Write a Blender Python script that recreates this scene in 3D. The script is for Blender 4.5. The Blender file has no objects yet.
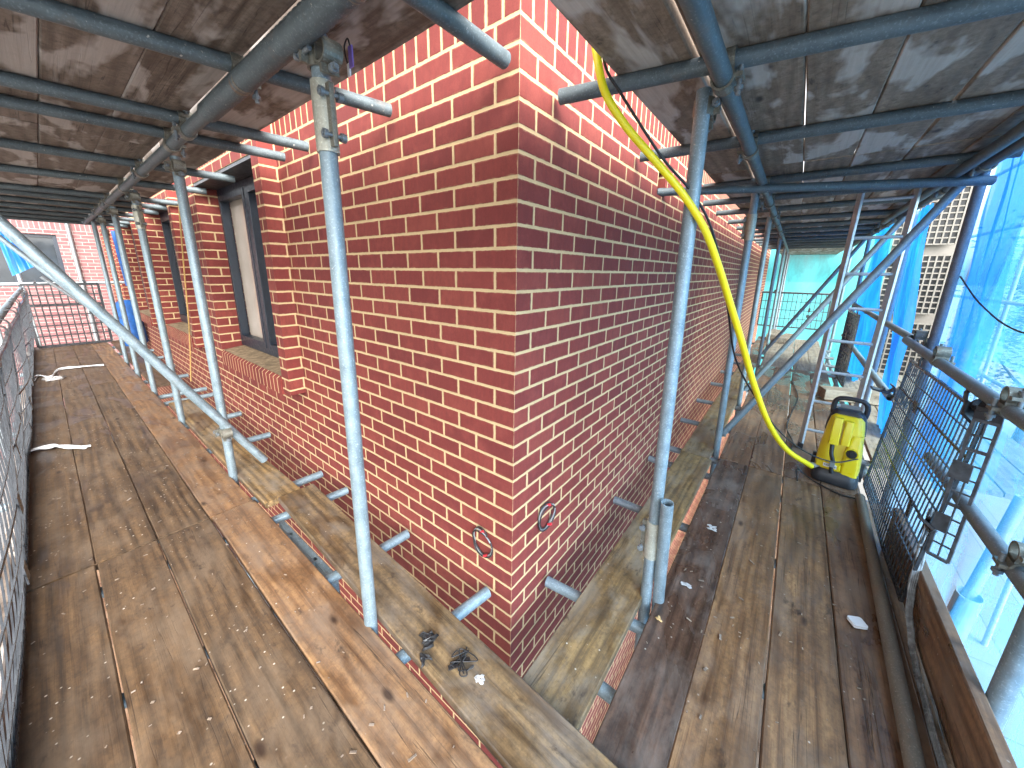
import bpy, bmesh, math, random
from mathutils import Vector, Matrix, noise as mnoise

random.seed(11)
S = bpy.context.scene
COL = S.collection
PI = math.pi
ORD = ['first', 'second', 'third', 'fourth', 'fifth', 'sixth', 'seventh', 'eighth', 'ninth', 'tenth', 'eleventh', 'twelfth',
       'thirteenth', 'fourteenth', 'fifteenth', 'sixteenth', 'seventeenth', 'eighteenth']

# ------------------------------------------------------------------ node helpers
class NT:
    def __init__(self, name):
        self.m = bpy.data.materials.new(name)
        self.m.use_nodes = True
        self.t = self.m.node_tree
        self.t.nodes.clear()
        self.out = self.n('ShaderNodeOutputMaterial')
    def n(self, kind, **kw):
        o = self.t.nodes.new(kind)
        for k, v in kw.items():
            setattr(o, k, v)
        return o
    def put(self, sock, v):
        if hasattr(v, 'is_output') or isinstance(v, bpy.types.NodeSocket):
            self.t.links.new(v, sock)
        elif v is not None:
            if isinstance(v, (tuple, list)) and len(v) == 3 and sock.type == 'RGBA':
                v = (*v, 1)
            sock.default_value = v
    def math(self, op, a, b=None, c=None, clamp=False):
        o = self.n('ShaderNodeMath', operation=op, use_clamp=clamp)
        self.put(o.inputs[0], a)
        if b is not None: self.put(o.inputs[1], b)
        if c is not None: self.put(o.inputs[2], c)
        return o.outputs[0]
    def vmath(self, op, a, b=None):
        o = self.n('ShaderNodeVectorMath', operation=op)
        self.put(o.inputs[0], a)
        if b is not None: self.put(o.inputs[1], b)
        return o.outputs[0]
    def sep(self, v):
        o = self.n('ShaderNodeSeparateXYZ'); self.put(o.inputs[0], v)
        return o.outputs
    def comb(self, x=0., y=0., z=0.):
        o = self.n('ShaderNodeCombineXYZ')
        for s, v in zip(o.inputs, (x, y, z)): self.put(s, v)
        return o.outputs[0]
    def noise(self, vec, scale=5., detail=3., rough=.55, dist=0., col=False):
        o = self.n('ShaderNodeTexNoise')
        self.put(o.inputs['Vector'], vec)
        self.put(o.inputs['Scale'], scale); self.put(o.inputs['Detail'], detail)
        self.put(o.inputs['Roughness'], rough); self.put(o.inputs['Distortion'], dist)
        return o.outputs['Color'] if col else o.outputs[0]
    def voro(self, vec, scale=5., feature='F1', rnd=1.):
        o = self.n('ShaderNodeTexVoronoi', feature=feature)
        self.put(o.inputs['Vector'], vec); self.put(o.inputs['Scale'], scale)
        self.put(o.inputs['Randomness'], rnd)
        return o.outputs
    def white(self, vec):
        o = self.n('ShaderNodeTexWhiteNoise', noise_dimensions='3D')
        self.put(o.inputs['Vector'], vec)
        return o.outputs
    def ramp(self, f, stops, interp='LINEAR'):
        o = self.n('ShaderNodeValToRGB')
        self.put(o.inputs[0], f)
        cr = o.color_ramp; cr.interpolation = interp
        while len(cr.elements) < len(stops): cr.elements.new(0.5)
        for e, (p, c) in zip(cr.elements, stops):
            e.position = p
            e.color = (*c, 1) if isinstance(c, (tuple, list)) else (c, c, c, 1)
        return o.outputs[0]
    def map(self, f, a, b, c=0., d=1.):
        o = self.n('ShaderNodeMapRange')
        for s, v in zip(o.inputs, (f, a, b, c, d)): self.put(s, v)
        return o.outputs[0]
    def mix(self, f, a, b, blend='MIX'):
        o = self.n('ShaderNodeMix', data_type='RGBA', blend_type=blend)
        self.put(o.inputs[0], f); self.put(o.inputs[6], a); self.put(o.inputs[7], b)
        return o.outputs[2]
    def bump(self, h, strength=.4, dist=.003, normal=None):
        o = self.n('ShaderNodeBump')
        self.put(o.inputs['Height'], h); self.put(o.inputs['Strength'], strength); self.put(o.inputs['Distance'], dist)
        if normal is not None: self.put(o.inputs['Normal'], normal)
        return o.outputs[0]
    def obj(self): return self.n('ShaderNodeTexCoord').outputs['Object']
    def pos(self): return self.n('ShaderNodeNewGeometry').outputs['Position']
    def rnd(self): return self.n('ShaderNodeObjectInfo').outputs['Random']
    def principled(self, color, rough=.6, metal=0., normal=None, spec=.5, coat=0., **kw):
        p = self.n('ShaderNodeBsdfPrincipled')
        self.put(p.inputs['Base Color'], color); self.put(p.inputs['Roughness'], rough)
        self.put(p.inputs['Metallic'], metal); self.put(p.inputs['Specular IOR Level'], spec)
        self.put(p.inputs['Coat Weight'], coat)
        if normal is not None: self.put(p.inputs['Normal'], normal)
        for k, v in kw.items(): self.put(p.inputs[k], v)
        return p.outputs[0]
    def done(self, sh):
        self.t.links.new(sh, self.out.inputs[0])
        return self.m

M = {}

def plain(name, c, rough=.6, metal=0., var=.25, scale=14., spec=.5, coat=0.):
    t = NT(name)
    v = t.obj()
    f = t.noise(v, scale, 5, .6)
    dark = tuple(x * (1 - var) for x in c); lite = tuple(min(1, x * (1 + var)) for x in c)
    colr = t.ramp(f, [(.3, dark), (.7, lite)])
    r = t.map(t.noise(v, scale * 2.3, 4), .3, .7, max(0, rough - .08), min(1, rough + .1))
    M[name] = t.done(t.principled(colr, r, metal, t.bump(f, .12, .002), spec, coat))
    return M[name]

Z0 = 2.17        # bed joint under the soldier course
BH, BL = .075, .2043

def brick_mat(name, reds, mortar, course_shift=0.):
    t = NT(name)
    g = t.n('ShaderNodeNewGeometry')
    P = g.outputs['Position']; N = g.outputs['True Normal']
    jit = t.noise(P, 38., 2, .6, 0, True)
    jit = t.vmath('SCALE', t.vmath('SUBTRACT', jit, (.5, .5, .5)))
    jit.node.inputs['Scale'].default_value = .0042
    P2 = t.vmath('ADD', P, jit)
    px, py, pz = t.sep(P2)
    nx, ny, nz = t.sep(N)
    isx = t.math('GREATER_THAN', t.math('ABSOLUTE', nx), .7)
    tt = t.math('DIVIDE', t.math('SUBTRACT', Z0, pz), BH)
    row = t.math('FLOOR', tt)
    fv = t.math('SUBTRACT', tt, row)
    par = t.math('MODULO', t.math('ADD', t.math('ADD', row, isx), 400.), 2.)       # 1 -> stretcher first on the left face
    u = t.math('ADD', t.math('MULTIPLY', isx, py), t.math('MULTIPLY', t.math('SUBTRACT', 1., isx), t.math('MULTIPLY', px, -1.)))
    off = t.math('ADD', .0976, t.math('MULTIPLY', par, .1998 - .0976))
    uu = t.math('DIVIDE', t.math('SUBTRACT', u, off), BL)
    colm = t.math('FLOOR', uu)
    fu = t.math('SUBTRACT', uu, colm)
    # soldier course between Z0 and Z0 + .215
    sold = t.math('MULTIPLY', t.math('GREATER_THAN', pz, Z0), t.math('LESS_THAN', pz, Z0 + .21))
    us = t.math('DIVIDE', t.math('ADD', u, .004), .0705)
    cs = t.math('FLOOR', us); fs = t.math('SUBTRACT', us, cs)
    vs = t.math('DIVIDE', t.math('SUBTRACT', pz, Z0), .21)
    def lerp(a, b): return t.math('ADD', t.math('MULTIPLY', a, t.math('SUBTRACT', 1., sold)), t.math('MULTIPLY', b, sold))
    # distance to nearest joint in metres
    du = t.math('MULTIPLY', t.math('MINIMUM', fu, t.math('SUBTRACT', 1., fu)), BL)
    dv = t.math('MULTIPLY', t.math('MINIMUM', fv, t.math('SUBTRACT', 1., fv)), BH)
    dus = t.math('MULTIPLY', t.math('MINIMUM', fs, t.math('SUBTRACT', 1., fs)), .0705)
    dvs = t.math('MULTIPLY', t.math('MINIMUM', vs, t.math('SUBTRACT', 1., vs)), .21)
    d = lerp(t.math('MINIMUM', du, dv), t.math('MINIMUM', dus, dvs))
    edge = t.math('MULTIPLY', t.math('SUBTRACT', t.noise(P, 130., 3), .5), .0022)
    d = t.math('ADD', d, edge)
    isb = t.map(d, .0050, .0066)                                         # 0 mortar, 1 brick
    idv = t.comb(lerp(colm, t.math('ADD', cs, 500.)), t.math('MULTIPLY', row, t.math('SUBTRACT', 1., sold)), t.math('MULTIPLY', isx, 7.))
    w = t.white(idv)
    base = t.ramp(w[0], reds)
    # creases, sand texture and drag marks in each brick
    pv = t.vmath('ADD', P, t.vmath('MULTIPLY', w[1], (9., 9., 9.)))
    drag = t.noise(t.vmath('MULTIPLY', pv, (1., 1., .35)), 55., 4, .65)
    fine = t.noise(pv, 240., 3, .7)
    blot = t.noise(pv, 11., 3, .6)
    base = t.mix(t.map(drag, .35, .75, 0., .42), base, tuple(c * .55 for c in reds[1][1]))
    base = t.mix(t.map(blot, .5, .8, 0., .4), base, tuple(c * 1.35 + .01 for c in reds[-1][1]))
    base = t.mix(t.map(fine, .3, .7, 0., .25), base, (.10, .03, .028))
    # thin mortar haze smeared at brick edges and by area
    smear = t.math('MULTIPLY', t.map(d, .005, .012, .5, 0.), t.map(t.noise(P, 24., 3), .5, .75, 0., 1.))
    base = t.mix(smear, base, mortar)
    mo = t.mix(t.map(t.noise(P, 16., 4), .35, .7, 0., .45), mortar, tuple(c * .72 for c in mortar))
    mo = t.mix(t.map(t.noise(P, 220., 2), .4, .7, 0., .3), mo, tuple(c * .6 for c in mortar))
    col = t.mix(isb, mo, base)
    h = t.math('ADD', t.math('MULTIPLY', t.map(d, .0035, .009), 1.), t.math('ADD', t.math('MULTIPLY', fine, .18), t.math('MULTIPLY', drag, .25)))
    M[name] = t.done(t.principled(col, t.map(fine, .3, .7, .7, .92), 0., t.bump(h, .55, .0035), .35))
    return M[name]

def wood_mat(name, tones, grime, wet=0., stain=None, stain_amt=0., speck=.0, tint=.35, rough=.72, gloss_rough=.2, dust=None):
    """object X is the length of the board"""
    t = NT(name)
    r = t.rnd()
    o = t.obj()
    v = t.vmath('ADD', o, t.comb(t.math('MULTIPLY', r, 41.7), t.math('MULTIPLY', r, 23.1), t.math('MULTIPLY', r, 9.3)))
    warp = t.noise(t.vmath('MULTIPLY', v, (.75, 5., 5.)), 1., 2, .5)
    sx, sy, sz = t.sep(v)
    ring = t.math('SINE', t.math('ADD', t.math('MULTIPLY', warp, 24.), t.math('MULTIPLY', sy, 120.)))
    ring = t.map(ring, -1., 1.)
    g1 = t.noise(t.vmath('MULTIPLY', v, (2.2, 70., 70.)), 1., 6, .65, .4)
    g2 = t.noise(t.vmath('MULTIPLY', v, (7., 230., 230.)), 1., 3, .6)
    mixg = t.math('ADD', t.math('MULTIPLY', g1, .62), t.math('MULTIPLY', ring, .2))
    mixg = t.math('ADD', mixg, t.math('MULTIPLY', g2, .22))
    col = t.ramp(mixg, [(.36, tones[0]), (.52, tones[1]), (.70, tones[2])])
    # each board a slightly different tone
    r2 = t.white(t.comb(r, 3.1, 7.7))[0]
    col = t.mix(t.math('MULTIPLY', r2, tint), col, tones[3], 'MULTIPLY' if len(tones) > 4 else 'MIX')
    # broad dirt
    s1 = t.noise(t.vmath('MULTIPLY', v, (2.6, 6.5, 6.5)), 1., 5, .62, .8)
    s2 = t.noise(t.vmath('MULTIPLY', v, (7., 13., 13.)), 1., 6, .7, .5)
    col = t.mix(t.map(s1, .40, .70, 0., .6), col, grime)
    fl = t.noise(v, 46., 5, .75)
    col = t.mix(t.map(fl, .42, .70, 0., .55), col, tuple(c * .45 for c in grime))
    col = t.mix(t.map(s2, .5, .72, 0., .6), col, tuple(c * .6 for c in grime))
    if dust:
        col = t.mix(t.map(t.noise(t.vmath('MULTIPLY', v, (4., 8., 8.)), 1., 5, .65, .2), .46, .68, 0., .7), col, dust)
    # knots
    vk = t.voro(t.vmath('MULTIPLY', t.vmath('ADD', v, t.comb(0., t.math('MULTIPLY', warp, .02), 0.)), (3.4, 7.6, 1.)), 1.)
    col = t.mix(t.map(vk[0], .05, .13, .9, 0.), col, (.03, .017, .011))
    vb = t.noise(t.vmath('MULTIPLY', v, (9., 17., 9.)), 1., 4, .7, .3)
    col = t.mix(t.map(vb, .60, .72, 0., .75), col, (.035, .023, .016))
    # long cracks
    ck = t.noise(t.vmath('MULTIPLY', v, (.8, 42., 1.)), 1., 2, .5)
    crack = t.map(t.math('ABSOLUTE', t.math('SUBTRACT', ck, .5)), 0., .012, .7, 0.)
    crack = t.math('MULTIPLY', crack, t.map(t.noise(t.vmath('MULTIPLY', v, (1.5, 6., 1.)), 1., 2), .5, .6))
    col = t.mix(crack, col, (.02, .012, .008))
    if stain is not None:
        sn = t.noise(t.vmath('MULTIPLY', v, (2.0, 5.5, 5.5)), 1., 4, .55, .35)
        sm = t.map(sn, .515, .575, 0., stain_amt)
        sm = t.math('MULTIPLY', sm, t.map(g1, .2, .6, .55, 1.))
        col = t.mix(sm, col, stain)
    if speck:
        vv = t.voro(v, 62.)
        pick = t.math('GREATER_THAN', t.white(vv[2])[0], 1 - speck)
        patch = t.map(t.noise(v, 3.1, 2), .45, .6)
        sp = t.math('MULTIPLY', t.math('MULTIPLY', pick, t.map(vv[0], .12, .26, 1., 0.)), patch)
        col = t.mix(t.math('MULTIPLY', sp, .75), col, (.55, .5, .43))
    rg = t.map(g1, .3, .7, rough - .1, rough + .12)
    if wet:
        wn = t.noise(t.vmath('MULTIPLY', v, (2.1, 4.6, 4.6)), 1., 4, .55, .7)
        wm = t.map(wn, .52 - .10 * wet, .60 - .08 * wet)
        col = t.mix(t.math('MULTIPLY', wm, .55), col, (.5, .45, .44), 'MULTIPLY')
        rg = t.math('ADD', t.math('MULTIPLY', rg, t.math('SUBTRACT', 1., wm)), t.math('MULTIPLY', wm, gloss_rough))
    h = t.math('ADD', t.math('MULTIPLY', g1, .6), t.math('ADD', t.math('MULTIPLY', g2, .35), t.math('MULTIPLY', crack, -.8)))
    M[name] = t.done(t.principled(col, rg, 0., t.bump(h, .5, .0025), .4))
    return M[name]

def galv_mat(name, c0, c1, metal=.45, rough=.48, rust=.15):
    t = NT(name)
    o = t.obj(); r = t.rnd()
    v = t.vmath('ADD', o, t.comb(t.math('MULTIPLY', r, 31.), 0., t.math('MULTIPLY', r, 17.)))
    a = t.noise(v, 26., 5, .65)
    b = t.noise(t.vmath('MULTIPLY', v, (1.2, 9., 9.)), 5., 4, .6)
    f = t.math('ADD', t.math('MULTIPLY', a, .55), t.math('MULTIPLY', b, .45))
    col = t.ramp(f, [(.3, c0), (.7, c1)])
    col = t.mix(t.map(t.noise(v, 170., 2), .55, .75, 0., .5), col, tuple(min(1, x * 1.5 + .05) for x in c1))
    col = t.mix(t.map(t.noise(v, 7., 5, .7), .58, .72, 0., rust * 2.2), col, (.16, .105, .07))
    sp = t.noise(v, 60., 3, .6)
    col = t.mix(t.map(sp, .69, .74, 0., .7), col, (.5, .48, .43))
    rg = t.map(a, .3, .7, rough - .12, rough + .16)
    M[name] = t.done(t.principled(col, rg, metal, t.bump(a, .15, .0015), .5))
    return M[name]

def net_mat(name, c, cover, lum=1.):
    """woven sheet: part of the light goes straight through the weave"""
    t = NT(name)
    o = t.obj()
    f = t.noise(t.vmath('MULTIPLY', o, (1., 1., .35)), 5., 5, .6, .6)
    f2 = t.noise(o, 24., 4, .65)
    col = t.mix(t.map(f, .3, .72), tuple(x * .75 for x in c), tuple(min(1, x * 1.15 + .01) for x in c))
    tr = t.n('ShaderNodeBsdfTransparent'); t.put(tr.inputs[0], tuple(min(1, .50 + .50 * x) for x in c))
    df = t.n('ShaderNodeBsdfDiffuse'); t.put(df.inputs[0], col)
    tl = t.n('ShaderNodeBsdfTranslucent'); t.put(tl.inputs[0], col)
    m1 = t.n('ShaderNodeMixShader'); t.put(m1.inputs[0], .62); t.t.links.new(df.outputs[0], m1.inputs[1]); t.t.links.new(tl.outputs[0], m1.inputs[2])
    gl = t.n('ShaderNodeBsdfGlossy'); t.put(gl.inputs['Roughness'], .35)
    m2 = t.n('ShaderNodeMixShader'); t.put(m2.inputs[0], .05); t.t.links.new(m1.outputs[0], m2.inputs[1]); t.t.links.new(gl.outputs[0], m2.inputs[2])
    m3 = t.n('ShaderNodeMixShader')
    fac = t.map(t.math('ADD', t.math('MULTIPLY', f, .7), t.math('MULTIPLY', f2, .3)), .3, .7, max(0, cover - .14), min(1, cover + .14))
    t.put(m3.inputs[0], fac)
    t.t.links.new(tr.outputs[0], m3.inputs[1]); t.t.links.new(m2.outputs[0], m3.inputs[2])
    M[name] = t.done(m3.outputs[0])
    return M[name]

# ------------------------------------------------------------------ mesh helpers
class MB:
    def __init__(self): self.v = []; self.f = []; self.sm = []
    def add(self, vs, fs, smooth=False):
        o = len(self.v)
        self.v += [tuple(p) for p in vs]
        self.f += [tuple(i + o for i in f) for f in fs]
        self.sm += [smooth] * len(fs)
    def box(self, c, s, R=None):
        x, y, z = (k / 2 for k in s)
        vs = [Vector((a * x, b * y, d * z)) for a in (-1, 1) for b in (-1, 1) for d in (-1, 1)]
        if R is not None: vs = [R @ p for p in vs]
        vs = [p + Vector(c) for p in vs]
        self.add(vs, [(0, 1, 3, 2), (4, 6, 7, 5), (0, 4, 5, 1), (2, 3, 7, 6), (0, 2, 6, 4), (1, 5, 7, 3)])
    def bar(self, a, b, w, h=None):
        a, b = Vector(a), Vector(b); d = b - a
        R = d.to_track_quat('X', 'Z').to_matrix()
        self.box((a + b) / 2, (d.length, w, h or w), R)
    def sweep(self, pts, r, n=8, caps=True, hollow=0.):
        pts = [Vector(p) for p in pts]
        rr = r if isinstance(r, (list, tuple)) else [r] * len(pts)
        tang = []
        for i in range(len(pts)):
            a = pts[max(0, i - 1)]; b = pts[min(len(pts) - 1, i + 1)]
            tang.append((b - a).normalized())
        up = Vector((0, 0, 1)) if abs(tang[0].z) < .9 else Vector((1, 0, 0))
        nrm = (up - tang[0] * up.dot(tang[0])).normalized()
        vs = []
        for i, p in enumerate(pts):
            nrm = (nrm - tang[i] * nrm.dot(tang[i])).normalized()
            bi = tang[i].cross(nrm)
            for k in range(n):
                a = 2 * PI * k / n
                vs.append(p + (nrm * math.cos(a) + bi * math.sin(a)) * rr[i])
        fs = []
        for i in range(len(pts) - 1):
            for k in range(n):
                k2 = (k + 1) % n
                fs.append((i * n + k, i * n + k2, (i + 1) * n + k2, (i + 1) * n + k))
        self.add(vs, fs, True)
        if caps and not hollow:
            L = len(pts) - 1
            self.add(vs[:n], [tuple(range(n))[::-1]]); self.add(vs[L * n:], [tuple(range(n))])
        return vs
    def cyl(self, a, b, r, n=16, r2=None): self.sweep([a, b], [r, r if r2 is None else r2], n)
    def ring(self, c, axis, r0, r1, w, n=20, a0=0., a1=2 * PI):
        """a band round an axis: inner radius r0, outer r1, width w"""
        ax = Vector(axis).normalized()
        up = Vector((0, 0, 1)) if abs(ax.z) < .9 else Vector((1, 0, 0))
        e1 = (up - ax * up.dot(ax)).normalized(); e2 = ax.cross(e1)
        full = abs(a1 - a0 - 2 * PI) < 1e-6
        m = n if full else n + 1
        vs = []
        for i in range(m):
            a = a0 + (a1 - a0) * i / n
            d = e1 * math.cos(a) + e2 * math.sin(a)
            for rr, s in ((r0, -1), (r1, -1), (r1, 1), (r0, 1)):
                vs.append(Vector(c) + d * rr + ax * (s * w / 2))
        fs = []
        for i in range(n):
            j = (i + 1) % m
            for k in range(4):
                k2 = (k + 1) % 4
                fs.append((i * 4 + k, i * 4 + k2, j * 4 + k2, j * 4 + k))
        self.add(vs, fs)
        if not full: self.add(vs[:4], [(0, 1, 2, 3)]); self.add(vs[-4:], [(3, 2, 1, 0)])
    def loft(self, rings, caps=True, smooth=True):
        n = len(rings[0]); vs = [p for r in rings for p in r]; fs = []
        for i in range(len(rings) - 1):
            for k in range(n):
                k2 = (k + 1) % n
                fs.append((i * n + k, i * n + k2, (i + 1) * n + k2, (i + 1) * n + k))
        self.add(vs, fs, smooth)
        if caps: self.add(rings[0], [tuple(range(n))[::-1]]); self.add(rings[-1], [tuple(range(n))])
    def build(self, name, mat, parent=None, loc=(0, 0, 0), rot=None, bevel=0.):
        me = bpy.data.meshes.new(name)
        me.from_pydata(self.v, [], self.f)
        me.polygons.foreach_set('use_smooth', self.sm)
        bm = bmesh.new(); bm.from_mesh(me)
        bmesh.ops.recalc_face_normals(bm, faces=bm.faces[:])
        if bevel:
            bmesh.ops.bevel(bm, geom=[e for e in bm.edges if len(e.link_faces) == 2 and e.calc_face_angle(0) > .6], offset=bevel, segments=2, profile=.6, affect='EDGES')
        bm.to_mesh(me); bm.free()
        if isinstance(mat, str): mat = M[mat]
        me.materials.append(mat)
        ob = bpy.data.objects.new(name, me)
        COL.objects.link(ob)
        ob.location = loc
        if rot is not None: ob.rotation_euler = rot
        if parent: ob.parent = parent
        return ob

def tag(o, label, cat, group=None):
    o['label'] = label; o['category'] = cat
    if group: o['group'] = group
    return o
def empty(name, loc, label, cat, group=None, rot=None):
    o = bpy.data.objects.new(name, None); COL.objects.link(o); o.location = loc
    o.empty_display_size = .1
    if rot is not None: o.rotation_euler = rot
    return tag(o, label, cat, group)
def struct(o): o['kind'] = 'structure'; return o
def stuff(o): o['kind'] = 'stuff'; return o
def dup(root, label=None):
    r = root.copy(); COL.objects.link(r)
    for ch in list(root.children):
        c = ch.copy(); COL.objects.link(c); c.parent = r
        for g in ch.children:
            d = g.copy(); COL.objects.link(d); d.parent = c
    if label: r['label'] = label
    return r

def spline(pts, k=10):
    P = [Vector(p) for p in pts]; P = [P[0] * 2 - P[1]] + P + [P[-1] * 2 - P[-2]]
    out = []
    for i in range(1, len(P) - 2):
        a, b, c, d = P[i - 1:i + 3]
        for s in range(k):
            t = s / k
            out.append(.5 * ((2 * b) + (c - a) * t + (2 * a - 5 * b + 4 * c - d) * t * t + (3 * b - a - 3 * c + d) * t ** 3))
    out.append(P[-2])
    return out

RT = .02415
def tube(name, label, cat, p0, p1, group=None, mat='galvanised', r=RT, parent=None, n=28):
    """hollow steel tube lying along its own X axis"""
    p0, p1 = Vector(p0), Vector(p1)
    L = (p1 - p0).length
    mb = MB(); ri = r - .0042
    prof = [(0.09, ri), (0, ri), (0, r), (L, r), (L, ri), (L - .09, ri)]
    segs = [prof[0], prof[1], prof[2], prof[3], prof[4], prof[5]]
    vs = []
    for x, rr in segs:
        for k in range(n):
            a = 2 * PI * k / n
            vs.append((x, rr * math.cos(a), rr * math.sin(a)))
    for i in range(5):
        fs = []
        for k in range(n):
            k2 = (k + 1) % n
            fs.append((i * n + k, i * n + k2, (i + 1) * n + k2, (i + 1) * n + k))
        mb.v, o = mb.v, len(mb.v)
        mb.add([vs[j] for j in range(i * n, (i + 2) * n)], [tuple(j - i * n for j in f) for f in fs], i in (0, 2, 4))
    mb.add(vs[:n], [tuple(range(n))]); mb.add(vs[-n:], [tuple(range(n))])
    ob = mb.build(name, mat)
    ob.location = p0
    ob.rotation_mode = 'QUATERNION'
    ob.rotation_quaternion = (p1 - p0).to_track_quat('X', 'Z')
    if cat: tag(ob, label, cat, group)
    if parent: ob.parent = parent
    return ob

# ------------------------------------------------------------------ materials
REDS = [(0., (.122, .0185, .0165)), (.2, (.142, .0212, .0175)), (.65, (.162, .0258, .0198)), (1., (.192, .037, .026))]
MORTAR = (.48, .345, .185)
brick_mat('red_brick', REDS, MORTAR)
brick_mat('hazed_brick', [(0., (.13, .058, .062)), (.3, (.16, .072, .075)), (.62, (.18, .084, .085)), (1., (.20, .10, .10))], (.27, .23, .21))  # hazy light on the far wing, painted in as paler, pinker brick
wood_mat('dusty_board', [(.030, .018, .009), (.103, .060, .029), (.178, .108, .053), (.12, .067, .030)], (.060, .041, .027), wet=.1, speck=.12, tint=.6, dust=(.14, .100, .066), rough=.66, gloss_rough=.4)
wood_mat('amber_board', [(.085, .043, .020), (.215, .118, .054), (.32, .185, .085), (.245, .122, .050)], (.135, .084, .054), wet=.25, speck=.06, tint=.45, dust=(.175, .125, .088), gloss_rough=.35)
wood_mat('ochre_board', [(.050, .031, .014), (.17, .108, .050), (.27, .178, .085), (.19, .125, .06)], (.066, .050, .036), wet=.15, speck=.05, tint=.6, dust=(.17, .145, .12), gloss_rough=.35)
wood_mat('wet_board', [(.075, .040, .022), (.205, .112, .060), (.30, .172, .090), (.24, .125, .064)], (.135, .088, .062), wet=.45, speck=.07, tint=.55, dust=(.18, .13, .095), gloss_rough=.22)
wood_mat('gold_board', [(.075, .044, .016), (.225, .138, .052), (.34, .22, .092), (.23, .15, .06)], (.090, .070, .050), wet=.1, speck=.05, tint=.3, dust=(.21, .18, .14), gloss_rough=.35)
wood_mat('dark_wet_board', [(.035, .020, .013), (.095, .053, .034), (.16, .092, .058), (.11, .06, .04)], (.050, .035, .028), wet=1., speck=.06, tint=.4, dust=(.15, .12, .10), gloss_rough=.16)
wood_mat('stained_board', [(.085, .062, .047), (.165, .128, .100), (.235, .19, .155), (.21, .165, .13)], (.085, .058, .042), stain=(.40, .365, .335), stain_amt=.75, tint=.5)
wood_mat('lit_stained_board', [(.14, .098, .068), (.25, .185, .132), (.34, .262, .195), (.29, .22, .16)], (.125, .082, .055), stain=(.53, .475, .42), stain_amt=.75, tint=.5)  # left side's stained wood lightened, weak light on the right made up in colour
wood_mat('pale_board', [(.13, .09, .06), (.26, .19, .13), (.36, .28, .20), (.25, .2, .16)], (.14, .11, .09), tint=.5, dust=(.3, .26, .22))
galv_mat('galvanised', (.115, .160, .185), (.265, .335, .370), metal=.4)
galv_mat('dull_galvanised', (.10, .115, .125), (.22, .245, .26), rust=.3)
galv_mat('shaded_galvanised', (.048, .062, .070), (.120, .150, .160), rust=.2, rough=.55, metal=.2)  # tube grey darkened, shade under the upper deck painted into the colour
galv_mat('bright_galvanised', (.24, .28, .30), (.42, .46, .48), metal=.35, rough=.42, rust=.05)
galv_mat('muddy_tube', (.085, .072, .055), (.17, .14, .105), metal=.05, rough=.7, rust=.4)
galv_mat('zinc_clamp', (.10, .098, .082), (.23, .22, .18), metal=.5, rust=.6)
galv_mat('zinc_sleeve', (.28, .275, .23), (.46, .455, .38), metal=.5, rust=.3)
galv_mat('aluminium', (.36, .37, .37), (.50, .51, .51), metal=.25, rough=.36, rust=.0)
plain('window_grey', (.010, .016, .026), .38, 0, .15)
plain('black_plastic', (.020, .021, .024), .42, 0, .3)
plain('mesh_plastic', (.036, .040, .046), .28, 0, .4)
plain('dirty_mesh_plastic', (.055, .060, .066), .40, 0, .6, 30.)
plain('yellow_plastic', (.72, .55, .012), .33, 0, .06, 6., .5, .15)
plain('yellow_hose_rubber', (.78, .63, .010), .36, 0, .05, 5.)
plain('grey_plastic', (.20, .21, .21), .45, 0, .15)
plain('white_plastic', (.72, .73, .74), .45, 0, .1)
plain('white_sheet', (.70, .72, .74), .5, 0, .15)
plain('clear_strap', (.17, .19, .20), .22, 0, .6, 30.)
plain('black_rubber', (.014, .014, .015), .5, 0, .3)
plain('red_tape', (.45, .02, .03), .45, 0, .2)
plain('purple_tag', (.20, .13, .42), .5, 0, .1)
plain('blue_sheet', (.006, .075, .27), .55, 0, .5, 9.)
plain('orange_cord', (.42, .27, .09), .7, 0, .3)
plain('white_render', (.20, .19, .17), .8, 0, .1, 5.)
plain('dark_glass', (.03, .035, .04), .08, 0, .3, 2.)
plain('plaster', (.36, .35, .34), .8, 0, .35, 40.)
plain('leaf', (.10, .11, .07), .6, 0, .4, 8.)
plain('bark', (.08, .06, .045), .85, 0, .4, 20.)
plain('dry_leaf', (.42, .28, .12), .7, 0, .3)
net_mat('pale_blue_net', (.08, .42, .84), .34)
net_mat('mid_blue_net', (.03, .29, .78), .5)
net_mat('sea_net', (.14, .52, .64), .22)
net_mat('deep_blue_net', (.012, .26, .72), .82)
net_mat('teal_net', (.10, .66, .70), .80)

def pane_mat():
    t = NT('filmed_glass'); v = t.pos()
    f = t.noise(v, 3., 4)
    c = t.mix(t.map(f, .3, .7), (.46, .39, .32), (.60, .52, .44))
    M['filmed_glass'] = t.done(t.principled(c, .06, 0., None, .8, 1., **{'Coat Roughness': .01}))
pane_mat()

def sill_mat():
    t = NT('mossy_mortar'); v = t.pos()
    f = t.noise(v, 21., 6, .7)
    c = t.ramp(f, [(.3, (.085, .06, .035)), (.5, (.23, .16, .09)), (.75, (.38, .28, .17))])
    M['mossy_mortar'] = t.done(t.principled(c, .9, 0., t.bump(f, .6, .006)))
sill_mat()

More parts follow.
